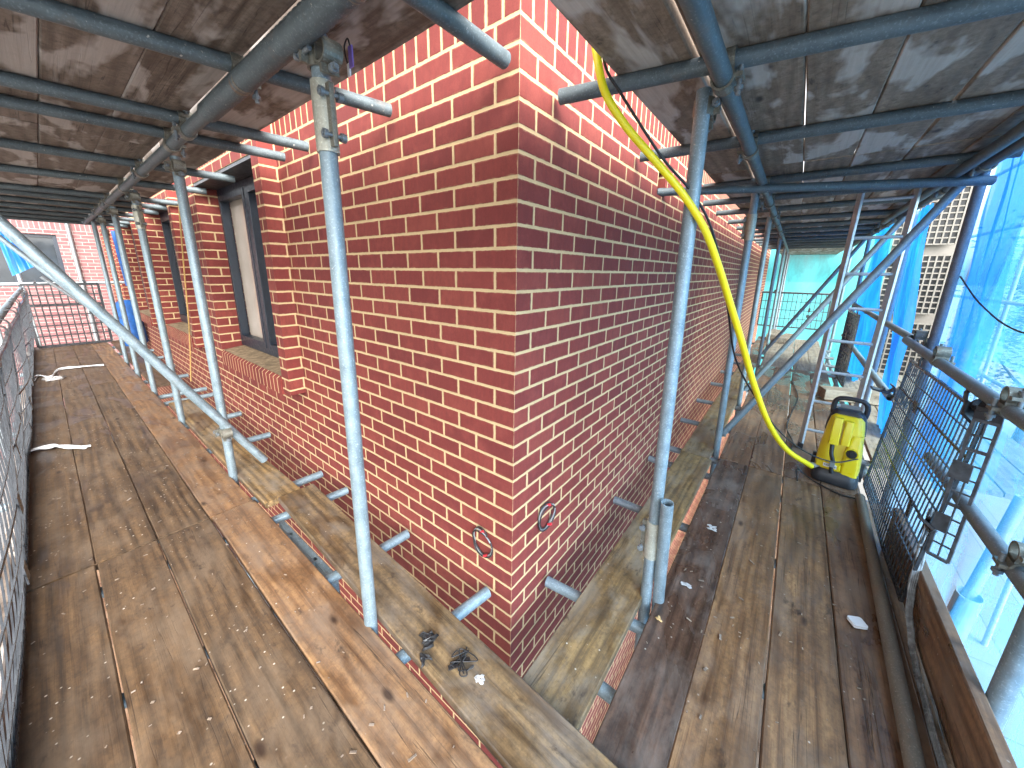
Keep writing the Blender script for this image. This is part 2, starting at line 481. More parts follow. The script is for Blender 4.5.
def rowlock_mat():
    t = NT('rowlock_brick'); v = t.pos()
    x, y, z = t.sep(v)
    u = t.math('DIVIDE', x, .0705); k = t.math('FLOOR', u); fr = t.math('SUBTRACT', u, k)
    d = t.math('MULTIPLY', t.math('MINIMUM', fr, t.math('SUBTRACT', 1., fr)), .0705)
    w = t.white(t.comb(k, 2., 5.))
    c = t.ramp(w[0], REDS)
    n = t.noise(v, 180., 3)
    c = t.mix(t.map(n, .3, .7, 0., .3), c, (.12, .03, .025))
    isb = t.map(d, .004, .006)
    M['rowlock_brick'] = t.done(t.principled(t.mix(isb, MORTAR, c), .85, 0., t.bump(t.map(d, .003, .008), .5, .003), .3))
rowlock_mat()

def ground_mat():
    t = NT('paved_ground'); v = t.pos()
    x, y, z = t.sep(v)
    def joint(c, size, off=0.):
        u = t.math('DIVIDE', t.math('ADD', c, off), size); k = t.math('FLOOR', u); f = t.math('SUBTRACT', u, k)
        return k, t.math('MULTIPLY', t.math('MINIMUM', f, t.math('SUBTRACT', 1., f)), size)
    kx, dx = joint(x, .45)
    ky, dy = joint(t.math('ADD', y, t.math('MULTIPLY', kx, .45)), .9)
    d = t.math('MINIMUM', dx, dy)
    w = t.white(t.comb(kx, ky, 1.))
    n = t.noise(v, 2.2, 6, .65)
    c = t.mix(w[0], (.165, .165, .163), (.215, .214, .21))
    c = t.mix(t.map(n, .4, .75, 0., .5), c, (.145, .142, .138))
    c = t.mix(t.map(t.noise(v, 60., 3), .4, .7, 0., .3), c, (.17, .167, .163))
    c = t.mix(t.map(d, .004, .012, .85, 0.), c, (.12, .115, .11))
    M['paved_ground'] = t.done(t.principled(c, t.map(n, .3, .7, .55, .8), 0., t.bump(t.map(d, .0, .012), .4, .006), .4))
ground_mat()

# ------------------------------------------------------------------ camera, world, sun
cam = bpy.data.cameras.new('camera'); co = bpy.data.objects.new('camera', cam); COL.objects.link(co)
rt = Vector((.78648323, .61748989, .01226244)); dn = Vector((.15441941, -.17737906, -.97195232)); fw = Vector((-.59799563, .76631776, -.23485808))
rt.normalize(); fw.normalize(); up = rt.cross(fw)
mw = Matrix((rt, up, -fw)).transposed().to_4x4(); mw.translation = Vector((.77798, -1.02494, 1.41412))
co.matrix_world = mw
cam.sensor_width = 36.; cam.lens = 359.645 / 1024 * 36
cam.shift_x = 1.712 / 1024; cam.shift_y = -25.209 / 1024
cam.clip_start = .02; cam.clip_end = 2000
S.camera = co

SUN_EL, SUN_AZ = math.radians(34), math.radians(116)          # compass style: from +Y towards +X
w = bpy.data.worlds.new('World'); S.world = w; w.use_nodes = True
nt = w.node_tree; nt.nodes.clear()
sky = nt.nodes.new('ShaderNodeTexSky'); sky.sky_type = 'NISHITA'; sky.sun_disc = False
sky.sun_elevation = SUN_EL; sky.sun_rotation = SUN_AZ
sky.air_density = 1.; sky.dust_density = 4.; sky.ozone_density = .6; sky.altitude = 60
hs = nt.nodes.new('ShaderNodeHueSaturation'); hs.inputs['Saturation'].default_value = .16
bg = nt.nodes.new('ShaderNodeBackground'); bg.inputs[1].default_value = .15
wo = nt.nodes.new('ShaderNodeOutputWorld')
nt.links.new(sky.outputs[0], hs.inputs['Color']); nt.links.new(hs.outputs[0], bg.inputs[0]); nt.links.new(bg.outputs[0], wo.inputs[0])
ld = bpy.data.lights.new('sun', 'SUN'); ld.energy = 1.0; ld.angle = math.radians(60); ld.color = (1., .95, .87)
lo = bpy.data.objects.new('sun', ld); COL.objects.link(lo)
sd = Vector((math.sin(SUN_AZ) * math.cos(SUN_EL), math.cos(SUN_AZ) * math.cos(SUN_EL), math.sin(SUN_EL)))
lo.rotation_euler = sd.to_track_quat('Z', 'Y').to_euler(); lo.location = (0, -6, 9)
S.view_settings.view_transform = 'Standard'; S.view_settings.look = 'None'
S.view_settings.exposure = 2.68; S.view_settings.gamma = 1.
S.render.engine = 'CYCLES'
S.cycles.max_bounces = 9; S.cycles.diffuse_bounces = 6; S.cycles.transparent_max_bounces = 16
S.cycles.use_denoising = True
S.cycles.sample_clamp_indirect = 8.

GZ = -2.6
# ------------------------------------------------------------------ ground
g = MB(); g.add([(-300, -300, GZ), (300, -300, GZ), (300, 300, GZ), (-300, 300, GZ)], [(0, 1, 2, 3)])
struct(g.build('ground', 'paved_ground'))

# ------------------------------------------------------------------ brick building
bld = empty('brick_building', (0, 0, GZ), 'red brick building with pale mortar whose sharp corner points at the viewer', 'building')
def at_bld(o): o.parent = bld; o.matrix_parent_inverse = Matrix.Translation((0, 0, -GZ)); return o
def face_wall(axis, lo_, hi_, z0, z1, openings, front, depth):
    """a wall skin in the plane y=0 (axis x) or x=0 (axis y) with real openings that have reveals"""
    us = sorted({lo_, hi_, *[o[0] for o in openings], *[o[1] for o in openings]})
    zs = sorted({z0, z1, *[o[2] for o in openings], *[o[3] for o in openings]})
    mb = MB()
    P = (lambda u, d, z: (u, front + d, z)) if axis == 'x' else (lambda u, d, z: (front - d, u, z))
    for a, b in zip(us, us[1:]):
        for c, d in zip(zs, zs[1:]):
            if any(o[0] <= a and b <= o[1] and o[2] <= c and d <= o[3] for o in openings): continue
            mb.add([P(a, 0, c), P(b, 0, c), P(b, 0, d), P(a, 0, d)], [(0, 1, 2, 3)])
    for a, b, c, d in openings:
        for q in ([(a, c), (a, d)], [(b, c), (b, d)], [(a, c), (b, c)], [(a, d), (b, d)]):
            (u1, w1), (u2, w2) = q
            mb.add([P(u1, 0, w1), P(u2, 0, w2), P(u2, depth, w2), P(u1, depth, w1)], [(0, 1, 2, 3)])
    mb.add([P(lo_, 0, z1), P(hi_, 0, z1), P(hi_, .3, z1), P(lo_, .3, z1)], [(0, 1, 2, 3)])
    return mb
TOP = 3.05
WX = [(-3.356 - 2.44 * i, -1.985 - 2.44 * i) for i in range(4)]
ops = [(a, b, .62, 2.1) for a, b in WX]
at_bld(face_wall('x', -12., 0, GZ, TOP, ops, 0, .2).build('wall', 'red_brick'))
holes = [(1.43, 1.58, 1.895, 2.045)]
at_bld(face_wall('y', 0, 12.2, GZ, TOP, holes, 0, .1).build('wall', 'red_brick'))
hb = MB(); hb.box((-.11, 1.505, 1.97), (.02, .17, .17)); at_bld(hb.build('hole_shade_panel', 'black_rubber'))  # black slab, the dark inside the hole given as colour
e = MB(); e.add([(0, 12.2, GZ), (-3, 12.2, GZ), (-3, 12.2, TOP), (0, 12.2, TOP)], [(0, 1, 2, 3)]); at_bld(e.build('wall', 'red_brick'))
c = MB(); c.box((-.13, 6.05, TOP + .03), (.36, 12.3, .06)); c.box((-6.2, .13, TOP + .031), (11.6, .36, .058)); at_bld(c.build('coping', 'white_render'))
for i, (a, b) in enumerate(WX):
    mb = MB()
    mb.box((b + .0575, -.05, 1.665), (.115, .1, 2.21))                 # near pier, stands 100 mm proud
    mb.box((a - .112, -.05, 1.665), (.224, .1, 2.21))
    mb.box(((a + b) / 2, -.05, 2.435), (b - a, .1, .67))
    at_bld(mb.build('window_surround', 'red_brick'))
    s = MB()
    s.add([(a, -.112, .545), (b, -.112, .545), (b, -.112, .655), (a, -.112, .655), (a, .0, .545), (b, .0, .545), (a, -.09, .672), (b, -.09, .672)],
          [(0, 1, 2, 3), (0, 4, 5, 1), (3, 2, 7, 6), (0, 3, 6, 4), (1, 5, 7, 2)])
    sl = at_bld(s.build('window_sill', 'rowlock_brick'))
    s = MB(); s.add([(a, -.089, .674), (b, -.089, .674), (b, .19, .71), (a, .19, .71)], [(0, 1, 2, 3)])
    q = s.build('mortar_fillet', 'mossy_mortar'); q.parent = sl
    lp = MB(); lp.box(((a + b) / 2, .035, 2.087), (b - a - .006, .262, .02)); at_bld(lp.build('lintel_plate', 'black_plastic'))
    f = MB(); y0, z0, z1 = .095, .705, 2.074
    def fr(x0, x1, c0, c1, dy=0., t=.07): f.box(((x0 + x1) / 2, y0 + dy, (c0 + c1) / 2), (x1 - x0, t, c1 - c0))
    fr(a + .003, a + .04, z0, z1); fr(b - .04, b - .003, z0, z1); fr(a + .04, b - .04, z0, z0 + .05); fr(a + .04, b - .04, z1 - .05, z1)
    mx = a + .70
    fr(mx - .03, mx + .03, z0 + .05, z1 - .05, -.004)
    for p, q_ in ((a + .042, mx - .032), (mx + .032, b - .042)):            # opening sash
        fr(p, p + .032, z0 + .052, z1 - .052, -.014, .06); fr(q_ - .045, q_, z0 + .052, z1 - .052, -.014, .06)
        fr(p + .032, q_ - .045, z0 + .052, z0 + .10, -.014, .06); fr(p + .032, q_ - .045, z1 - .10, z1 - .052, -.014, .06)
    wn = MB(); wn.box(((a + b) / 2, y0 + .036, (z0 + z1) / 2), (b - a - .1, .004, z1 - z0 - .1))
    W_ = at_bld(f.build('window', 'window_grey', bevel=.003))
    pn = wn.build('pane', 'filmed_glass'); pn.parent = W_

# wing that closes the left walkway, hazy light painted into its brick
wing = empty('brick_building', (-12., 0, GZ), 'brick wing, pale pink from painted haze, with one dark window closing the far end of the left walkway', 'building')
mb = MB(); WXX = -12.
def pw(y, z, d=0.): return (WXX - d, y, z)
wy0, wy1, wz0, wz1 = -2.0, -.66, 1.0, 2.07
for (a, b, c0, d0) in ((-6, wy0, GZ, TOP), (wy1, 0, GZ, TOP), (wy0, wy1, GZ, wz0), (wy0, wy1, wz1, TOP)):
    mb.add([pw(a, c0), pw(b, c0), pw(b, d0), pw(a, d0)], [(0, 1, 2, 3)])
for q in ([(wy0, wz0), (wy0, wz1)], [(wy1, wz0), (wy1, wz1)], [(wy0, wz0), (wy1, wz0)], [(wy0, wz1), (wy1, wz1)]):
    (y1, z1), (y2, z2) = q
    mb.add([pw(y1, z1), pw(y2, z2), pw(y2, z2, .15), pw(y1, z1, .15)], [(0, 1, 2, 3)])
mb.add([(-12., -6, GZ), (-18, -6, GZ), (-18, -6, TOP), (-12., -6, TOP)], [(0, 1, 2, 3)])
def at_wing(o): o.parent = wing; o.matrix_parent_inverse = Matrix.Translation((12., 0, -GZ)); return o
at_wing(mb.build('wall', 'hazed_brick'))
f = MB()
for (a, b, c0, d0) in ((wy0, wy0 + .06, wz0, wz1), (wy1 - .06, wy1, wz0, wz1), (wy0 + .06, wy1 - .06, wz0, wz0 + .06), (wy0 + .06, wy1 - .06, wz1 - .06, wz1), (-1.36, -1.30, wz0 + .06, wz1 - .06)):
    f.box((WXX - .09, (a + b) / 2, (c0 + d0) / 2), (.06, b - a - .002, d0 - c0 - .002))
W_ = at_wing(f.build('window', 'window_grey')); p = MB(); p.box((WXX - .1, (wy0 + wy1) / 2, (wz0 + wz1) / 2), (.01, wy1 - wy0 - .02, wz1 - wz0 - .02))
pn = p.build('pane', 'dark_glass'); pn.parent = W_
dp = MB(); dp.cyl((WXX + .05, -.47, GZ), (WXX + .05, -.47, 2.9), .034, 14)
tag(dp.build('rain_pipe', 'dull_galvanised'), 'thin dark rainwater pipe on the brick end wall', 'pipe')

# ------------------------------------------------------------------ boards
def board(name, label, group, axis, s, e, lat, ztop, mat, width=.208, th=.038, tilt=0., dz=0., yaw=0.):
    L = e - s
    nseg = max(4, int(L / .3))
    mb = MB(); rings = []
    sd_ = random.random() * 50
    c = .004
    for i in range(nseg + 1):
        x = -L / 2 + L * i / nseg
        wob = mnoise.noise(Vector((x * 1.1 + sd_, 0, 0))) * .003
        wv = mnoise.noise(Vector((x * 2.3 + sd_, 5, 0))) * .0025
        bow = mnoise.noise(Vector((x * .5 + sd_, 9, 0))) * .004
        h = width / 2 + wv
        pts = [(-h + c, 0), (h - c, 0), (h, -c), (h, -th + c), (h - c, -th), (-h + c, -th), (-h, -th + c), (-h, -c)]
        rings.append([Vector((x, y + wob, z + bow - .002)) for y, z in pts])
    mb.loft(rings, True, False)
    ang = 0. if axis == 'x' else PI / 2
    loc = ((s + e) / 2, lat, ztop + dz) if axis == 'x' else (lat, (s + e) / 2, ztop + dz)
    o = mb.build(name, mat, None, loc, (tilt, 0, ang + yaw))
    return tag(o, label, 'plank', group)

ZL, ZR = .070, 0.
# left walkway
GL = 'planks of the left walkway'
runs = [(-1.585, 2.2, 'near'), (-5.52, -1.595, 'middle'), (-9.3, -5.53, 'far')]
lat = [-.575, -.787, -.998, -1.208]
nm = ['widest open', 'second', 'third', 'outermost']
where = ['beside the uprights', 'second out from the uprights', 'third out from the uprights', 'along the black mesh guards']
for s, e, nme in runs:
    for k, y in enumerate(lat):
        d = {'near': 'brown plank of the nearest run on the left walkway, ', 'middle': 'brown plank of the middle run on the left walkway, ', 'far': 'brown plank of the farthest run on the left walkway, '}[nme]
        ss, ee = s + random.uniform(-.004, .004), e + random.uniform(-.004, .004)
        board('scaffold_board', d + where[k], GL, 'x', ss, ee, y - (.0035 if k == 0 else 0), ZL, 'amber_board' if k == 0 else 'dusty_board', ((.203, .207, .202, .208) if nme == 'near' else (.205, .2085, .2085, .209))[k], dz=random.uniform(-.002, .002), yaw=-.004 if (k == 0 and nme == 'near') else random.uniform(-.0004, .0004))
GI = 'inner planks against the wall'
board('scaffold_board', 'stained ochre plank between uprights and brick corner, black scraps lying on it', GI, 'x', -1.49, 1.9, -.352, ZL + .004, 'ochre_board', .2, yaw=-.045)
board('scaffold_board', 'inner plank under the first window, beyond the stained ochre plank', GI, 'x', -4.1, -1.5, -.345, ZL, 'gold_board', .2)
board('scaffold_board', 'farthest inner plank beside the left wall, past the gap with bare tubes', GI, 'x', -9.2, -5.0, -.33, ZL, 'dusty_board', .2)
# right walkway
GR = 'planks of the right walkway'
lat = [.595, .798, 1.012, 1.222]
where = ['next to the uprights', 'second out from the uprights', 'third out from the uprights', 'beside the toe board']
for s, e, nme in [(-.45, 2.05, 'nearest'), (2.06, 5.95, 'middle'), (5.96, 9.4, 'farther')]:
    for k, x in enumerate(lat):
        board('scaffold_board', f'dark brown plank of the {nme} run on the right walkway, {where[k]}', GR, 'y', s + random.uniform(-.004, .004), e + random.uniform(-.004, .004), x, ZR,
              ('dark_wet_board' if k == 0 else 'wet_board' if k == 3 else 'amber_board') if nme == 'nearest' else 'wet_board' if nme == 'middle' else 'pale_board', .2 if k == 0 else .206, dz=random.uniform(-.002, .002), yaw=random.uniform(-.001, .001))
board('scaffold_board', 'yellowish plank between the right wall and the uprights, nearest the corner', 'inner planks against the wall', 'y', -.42, 1.98, .335, ZR, 'gold_board', .225, yaw=-.008)
board('scaffold_board', 'second inner plank along the right wall, beyond the yellowish one', 'inner planks against the wall', 'y', 1.99, 5.6, .33, ZR, 'gold_board', .21)
board('scaffold_board', 'third inner plank along the right wall, far from the corner', 'inner planks against the wall', 'y', 5.61, 9.3, .33, ZR, 'wet_board', .21)
# loading bay boards beyond the ladder
for k in range(5):
    board('scaffold_board', f'pale dry plank of the loading bay behind the ladder, {ORD[k]} from the walkway', 'pale planks of the loading bay', 'y', 2.75, 6.6, 1.56 + .215 * k, .0, 'pale_board', .208)
# toe board on edge
o = board('toe_board', 'wet plank on edge as a toe board along the right rail', None, 'y', -1.6, 1.55, 1.385, .115, 'wet_board', .22, .036, tilt=0)
o['category'] = 'toe board'; o.rotation_euler = (PI / 2, 0, PI / 2); o.location = (1.40, -.02, .115)

for i, (s_, e_) in enumerate([(-1.7, 2.2), (-5.55, -1.75), (-9.2, -5.6)]):
    o = board('toe_board', f'brown toe board on edge below the left mesh guards, {ORD[i]} from the viewer', 'toe boards of the left walkway', 'x', s_, e_, -1.34, .14, 'stained_board', .15, .034)
    o['category'] = 'toe board'; o.rotation_euler = (PI / 2, 0, 0); o.location = ((s_ + e_) / 2, -1.345, .12)
board('scaffold_board', 'narrow plank added to darken the gap under the toe board and loose tube', GR, 'y', -.45, 2.05, 1.385, -.012, 'wet_board', .115)  # added to shut out the bright ground and keep this gap dark
b = MB(); b.box((0, 0, 0), (.62, .03, .20)); b.box((-.16, -.012, 0), (.03, .034, .2)); b.box((.12, -.012, 0), (.03, .034, .2))
tag(b.build('metal_panel', 'galvanised', None, (-1.02, -.425, -.085), None, .004), 'grey metal panel glimpsed in the gap beside the ochre plank', 'panel')
# overhead decks (undersides seen)
zuL, zuR = 2.104, 2.066                # top faces
def over(axis, lat_list, runs_, zt, side, wid):
    for ri, (s, e) in enumerate(runs_):
        for k, l in enumerate(lat_list):
            run = ['nearest', 'middle', 'farthest', 'last'][ri]
            pl = ['nearest the brick wall', 'second from the brick wall', 'third from the brick wall', 'fourth from the brick wall', 'fifth from the brick wall', 'sixth from the brick wall'][k]
            board('scaffold_board', f'water stained overhead plank on the {side} side, {run} run, {pl}', f'overhead planks on the {side} side', axis, s + random.uniform(-.005, .005), e + random.uniform(-.005, .005), l, zt,
                  'stained_board' if side == 'left' else 'lit_stained_board', wid[k], dz=random.uniform(-.001, .002))
over('x', [-.362, -.604, -.802, -1.005, -1.21, -1.42], [(-2.15, 1.75), (-5.9, -2.16), (-8.1, -5.91)], zuL, 'left', [.245, .197, .2, .203, .206, .205])
over('y', [.328, .57, .798, 1.007, 1.22, 1.43], [(-.235, 1.70), (1.71, 5.6), (5.61, 9.5), (9.51, 13.6)], zuR, 'right', [.215, .243, .2045, .206, .207, .207])

# lower planks added to block light from below, keeping the joints dark
for k, y in enumerate((-.58, -.795, -1.01, -1.225)):
    board('scaffold_board', f'plank added below the left walkway to block light, {ORD[k]} from the wall', 'planks added below to block light', 'x', -9.3, 2.2, y, -1.95, 'wet_board', .21)
for k, x in enumerate((.60, .815, 1.03, 1.245)):
    board('scaffold_board', f'plank added below the right walkway to block light, {ORD[k]} from the wall', 'planks added below to block light', 'y', -.45, 9.3, x, -1.98, 'wet_board', .21)
# ------------------------------------------------------------------ tubes
yl = -.46
LST = [(-.335, 'nearest the brick corner on the left'), (-2.0, 'second from the corner on the left, carrying the big brace'), (-3.43, 'third from the corner on the left, with the rusty yellow clamp'),
       (-4.72, 'fourth from the corner on the left'), (-5.82, 'fifth from the corner on the left'), (-6.8, 'sixth and farthest from the corner on the left')]
for x, d in LST:
    p0 = Vector((x - .02, yl - .005, -1.4)); p1 = Vector((x + .008, yl + .003, 2.0 if x < -.5 else 2.02))
    tube('scaffold_upright', 'grey galvanised upright, ' + d, 'upright', p0, p1, 'inner uprights on the left')
RST = [(.398, 'nearest the brick corner on the right'), (2.2, 'second from the corner on the right, carrying the long brace'), (3.68, 'third from the corner on the right'), (6.2, 'fourth from the corner on the right'), (8.4, 'fifth from the corner on the right'), (10.3, 'sixth from the corner on the right'), (12.0, 'seventh and farthest from the corner on the right')]
for y, d in RST:
    tube('scaffold_upright', 'grey galvanised upright, ' + d, 'upright', (.455, y + (.035 if y < 1 else .06), -1.4), (.448, y - (.01 if y < 1 else .06), 1.985), 'inner uprights on the right')
tube('short_tube', 'short open ended tube standing beside the first right upright', 'tube', (.505, .53, -.9), (.5, .37, .52))
# ledgers overhead (inner, outer) and underfoot
tube('ledger_tube', 'long overhead ledger tube along the left uprights', 'ledger', (.55, -.515, 1.996), (-7.0, -.52, 1.99), 'inner ledgers', 'shaded_galvanised')
tube('ledger_tube', 'long overhead ledger tube along the right uprights', 'ledger', (.525, -.6, 1.957), (.47, 9.6, 1.957), 'inner ledgers', 'shaded_galvanised')
tube('ledger_tube', 'overhead outer ledger tube along the open left edge', 'ledger', (1.2, -1.40, 1.995), (-8.1, -1.38, 1.99), 'outer ledgers', 'shaded_galvanised')
tube('ledger_tube', 'overhead outer ledger tube along the blue netting', 'ledger', (1.40, -.7, 1.957), (1.46, 9.6, 1.957), 'outer ledgers', 'shaded_galvanised')
tube('ledger_tube', 'second overhead tube beside the blue netting, just inside the outer ledger', 'ledger', (1.345, .9, 1.957), (1.37, 4.4, 1.957), 'outer ledgers', 'shaded_galvanised')
tube('ledger_tube', 'ledger tube under the left walkway planks', 'ledger', (.3, -.515, -.04), (-8.5, -.515, -.04), 'lower ledgers')
tube('ledger_tube', 'ledger tube under the right walkway planks', 'ledger', (.52, -.4, -.114), (.52, 8.8, -.114), 'lower ledgers')
tube('ledger_tube', 'outer ledger tube under the left walkway edge', 'ledger', (.6, -1.27, -.04), (-8.5, -1.27, -.04), 'lower ledgers')
tube('ledger_tube', 'outer ledger tube under the toe board', 'ledger', (1.43, -.4, -.114), (1.43, 8.8, -.114), 'lower ledgers')
# overhead transoms left
LT = [-.032, -.63, -1.37, -1.67, -2.55, -3.27, -4.25, -4.75, -5.3, -5.9, -6.5, -7.1, -7.7]
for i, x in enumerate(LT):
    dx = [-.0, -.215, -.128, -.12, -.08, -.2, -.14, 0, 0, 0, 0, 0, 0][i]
    tube('transom_tube', f'overhead cross tube on the left side, {ORD[i]} from the brick corner', 'transom', (x, -.033, 2.042), (x + dx * 1.5, -1.52, 2.042), 'overhead cross tubes on the left', 'shaded_galvanised')
RTR = [.195, 1.017, 1.96, 2.6, 3.23, 4.0, 4.7, 5.3, 6.0, 6.7, 7.3, 8.0, 8.7, 9.3]
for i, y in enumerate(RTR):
    tube('transom_tube', f'overhead cross tube on the right side, {ORD[i]} from the brick corner', 'transom', (.03 if i != 2 else .15, y, 2.004), (1.52, y + [.29, .12, .02, .04, 0, 0, 0, 0, 0, 0, 0, 0, 0, 0][i], 2.004), 'overhead cross tubes on the right', 'shaded_galvanised')
tube('transom_tube', 'lower overhead cross tube pushed into the dark hole in the right wall', 'transom', (-.03, 1.53, 1.925), (1.5, 2.17, 1.915), 'overhead cross tubes on the right', 'shaded_galvanised')
# transoms under the walkways, their ends poke out at the wall
LB = [-.112, -.70, -1.343, -1.67, -2.65, -3.40, -4.3, -4.62, -5.5, -6.3, -7.1, -7.9, -8.7]
for i, x in enumerate(LB):
    tube('transom_tube', f'walkway cross tube ending at the left wall, {ORD[i]} from the brick corner', 'transom', (x, -.03 - (.012 if i == 3 else 0), .008), (x - [.20, .10, .13, .05, .1, 0, 0, 0, 0, 0, 0, 0, 0][i], -1.42, .008), 'cross tubes under the left walkway', 'galvanised')
RB = [.25, 1.09, 1.807, 2.1, 2.842, 3.61, 4.49, 5.3, 6.1, 6.9, 7.7, 8.5]
for i, y in enumerate(RB):
    tube('transom_tube', f'walkway cross tube ending at the right wall, {ORD[i]} from the brick corner', 'transom', (.03, y, -.065), (1.5, y + (.15 if i == 0 else .02), -.065), 'cross tubes under the right walkway', 'galvanised' if i == 0 else 'dull_galvanised')

tube('transom_tube', 'nearest cross tube showing between planks below the corner on the right', 'transom', (.25, -.02, -.065), (1.3, -.04, -.065), 'cross tubes under the right walkway')
# braces
tube('brace_tube', 'big diagonal brace crossing the left walkway to the second upright', 'brace', (-1.985, -.28, .105), (-1.985, -1.42, 2.20), 'diagonal braces')
tube('brace_tube', 'farther thin diagonal brace on the left walkway, behind the big one', 'brace', (-5.75, -.50, .62), (-5.75, -1.40, 1.98), 'diagonal braces')
tube('brace_tube', 'short slanting tube at the far mesh guard of the left walkway', 'brace', (-8.6, -.30, .35), (-8.6, -1.02, 1.25), 'diagonal braces', 'dull_galvanised')
tube('brace_tube', 'long diagonal brace crossing the right walkway above the pressure washer', 'brace', (.47, 2.245, .12), (1.46, 2.245, 2.02), 'diagonal braces')
tube('brace_tube', 'second diagonal brace on the right walkway, behind the long one', 'brace', (.48, 3.76, .12), (1.46, 3.76, 2.0), 'diagonal braces', 'galvanised')
tube('brace_tube', 'third diagonal brace on the right walkway, at the fourth upright', 'brace', (.48, 6.25, .12), (1.46, 6.25, 2.0), 'diagonal braces', 'dull_galvanised')
# outer uprights and rails on the right
tube('scaffold_upright', 'outer upright rising past the right edge of view', 'upright', (1.425, .49, -1.5), (1.425, .47, 2.4), 'outer uprights on the right')
tube('scaffold_upright', 'dark outer upright between open bay and blue netting', 'upright', (1.50, 2.42, -2.6), (1.50, 2.34, 2.2), 'outer uprights on the right', 'dull_galvanised')
tube('scaffold_upright', 'outer upright in front of the folded blue sheet', 'upright', (1.50, 3.95, -2.6), (1.50, 3.9, 2.2), 'outer uprights on the right', 'bright_galvanised')
tube('scaffold_upright', 'far outer upright on the right near the teal netting', 'upright', (1.48, 6.4, -2.6), (1.48, 6.4, 2.2), 'outer uprights on the right')
tube('scaffold_upright', 'farthest outer upright beside the teal netting', 'upright', (1.48, 8.6, -2.6), (1.48, 8.6, 2.2), 'outer uprights on the right')
tube('short_tube', 'wide open topped tube stub outside the toe board under the netting', 'tube', (1.60, 1.42, -.9), (1.60, 1.30, .03), None, 'bright_galvanised', .042)
tube('short_tube', 'thin tube leaning out of the wide stub outside the toe board', 'tube', (1.60, 1.33, -.1), (1.66, 1.36, .52), None, 'bright_galvanised', .022)
tube('guard_rail', 'top guard rail tube beside the blue netting, nearest the viewer', 'rail', (1.41, 2.50, 1.00), (1.40, -.3, .965), 'guard rails on the right', 'dull_galvanised')
tube('guard_rail', 'lower guard rail tube passing outside the mesh guard', 'rail', (1.425, 1.55, .545), (1.42, -.4, .58), 'guard rails on the right', 'dull_galvanised')
tube('guard_rail', 'top guard rail tube behind the ladder with an open end', 'rail', (1.44, 2.56, 1.01), (1.46, 6.2, 1.02), 'guard rails on the right', 'dull_galvanised')
tube('guard_rail', 'lower guard rail tube behind the ladder with an open end', 'rail', (1.40, 2.46, .60), (1.42, 6.2, .56), 'guard rails on the right', 'galvanised')
tube('loose_tube', 'dirty tube lying along the edge of the right walkway', 'tube', (1.305, 2.0, .026), (1.245, -.4, .026), None, 'muddy_tube')
# outer uprights, rails at the left
for i, x in enumerate((-4.0, -6.2, -9.3)):
    tube('scaffold_upright', f'outer upright at the open left edge, {ORD[i]} along', 'upright', (x, -1.43 + .19 * (i == 2), -2.6), (x, -1.43 + .19 * (i == 2), 2.2), 'outer uprights on the left', 'bright_galvanised')
tube('guard_rail', 'top guard rail tube above the black mesh guards on the left', 'rail', (1.0, -1.27, 1.05), (-9.0, -1.25, 1.06), 'guard rails on the left')
tube('guard_rail', 'end rail tube across the far end of the left walkway', 'rail', (-9.0, -1.45, 1.13), (-9.0, .0, 1.14), 'guard rails on the left', 'bright_galvanised')
tube('guard_rail', 'end rail tube across the far end of the right walkway', 'rail', (.05, 10.7, .98), (1.6, 10.7, .98), 'guard rails on the right', 'dull_galvanised')
# ribbed wrap on the left ledger
mb = MB(); pts = []; rr = []
N = 90
for i in range(N + 1):
    u = i / N
    pts.append((.10 - 1.22 * u, -.515, 1.996)); rr.append(.0310 + (.0030 if i % 2 else -.0012))
mb.sweep(pts, rr, 24)
tag(mb.build('ribbed_wrap', 'shaded_galvanised'), 'ribbed grey plastic wrap round the left ledger near the first upright', 'pipe wrap')

# ------------------------------------------------------------------ clamps
def make_clamp(label):
    root = empty('tube_clamp', (0, 0, 0), label, 'clamp', 'clamps joining tubes')
    b = MB(); b.ring((0, 0, 0), (1, 0, 0), .0245, .0310, .05, 22); b.box((0, 0, .026), (.046, .05, .012)); b.box((0, -.038, .0), (.046, .022, .012)); b.build('band', 'zinc_clamp', root)
    b = MB(); b.ring((0, 0, .050), (0, 1, 0), .0245, .0310, .05, 22); b.box((.038, 0, .05), (.022, .046, .012)); b.build('band', 'zinc_clamp', root)
    b = MB(); b.cyl((0, -.040, -.045), (0, -.040, .035), .0065, 10); b.cyl((0, -.040, -.034), (0, -.040, -.022), .0125, 6); b.build('bolt', 'dull_galvanised', root)
    b = MB(); b.cyl((.040, 0, .005), (.040, 0, .088), .0065, 10); b.cyl((.040, 0, .066), (.040, 0, .078), .0125, 6); b.build('bolt', 'dull_galvanised', root)
    return root
CL = make_clamp('zinc clamp on the left ledger at the brick corner cross tube')
first = True
def clamp(loc, rz, label, tilt=(0., 0.)):
    global first
    r = CL if first else dup(CL)
    first = False
    r['label'] = label; r.location = loc; r.rotation_euler = (tilt[0], tilt[1], rz)
    return r
for i, x in enumerate(LT[:9]):
    f_ = (-.033 + .515) / 1.487
    dx = [-.0, -.215, -.128, -.12, -.08, -.2, -.14, 0, 0][i] * 1.5 * .324
    clamp((x + dx, -.515, 1.994), PI if i % 2 else 0, f'zinc clamp holding the {ORD[i]} left overhead cross tube to its ledger')
for i, y in enumerate(RTR[:8]):
    clamp((.52 - .0054 * y, y + [.095, .04, .005, 0, 0, 0, 0, 0][i], 1.955), PI / 2 + (PI if i % 2 else 0), f'zinc clamp holding the {ORD[i]} right overhead cross tube to its ledger')
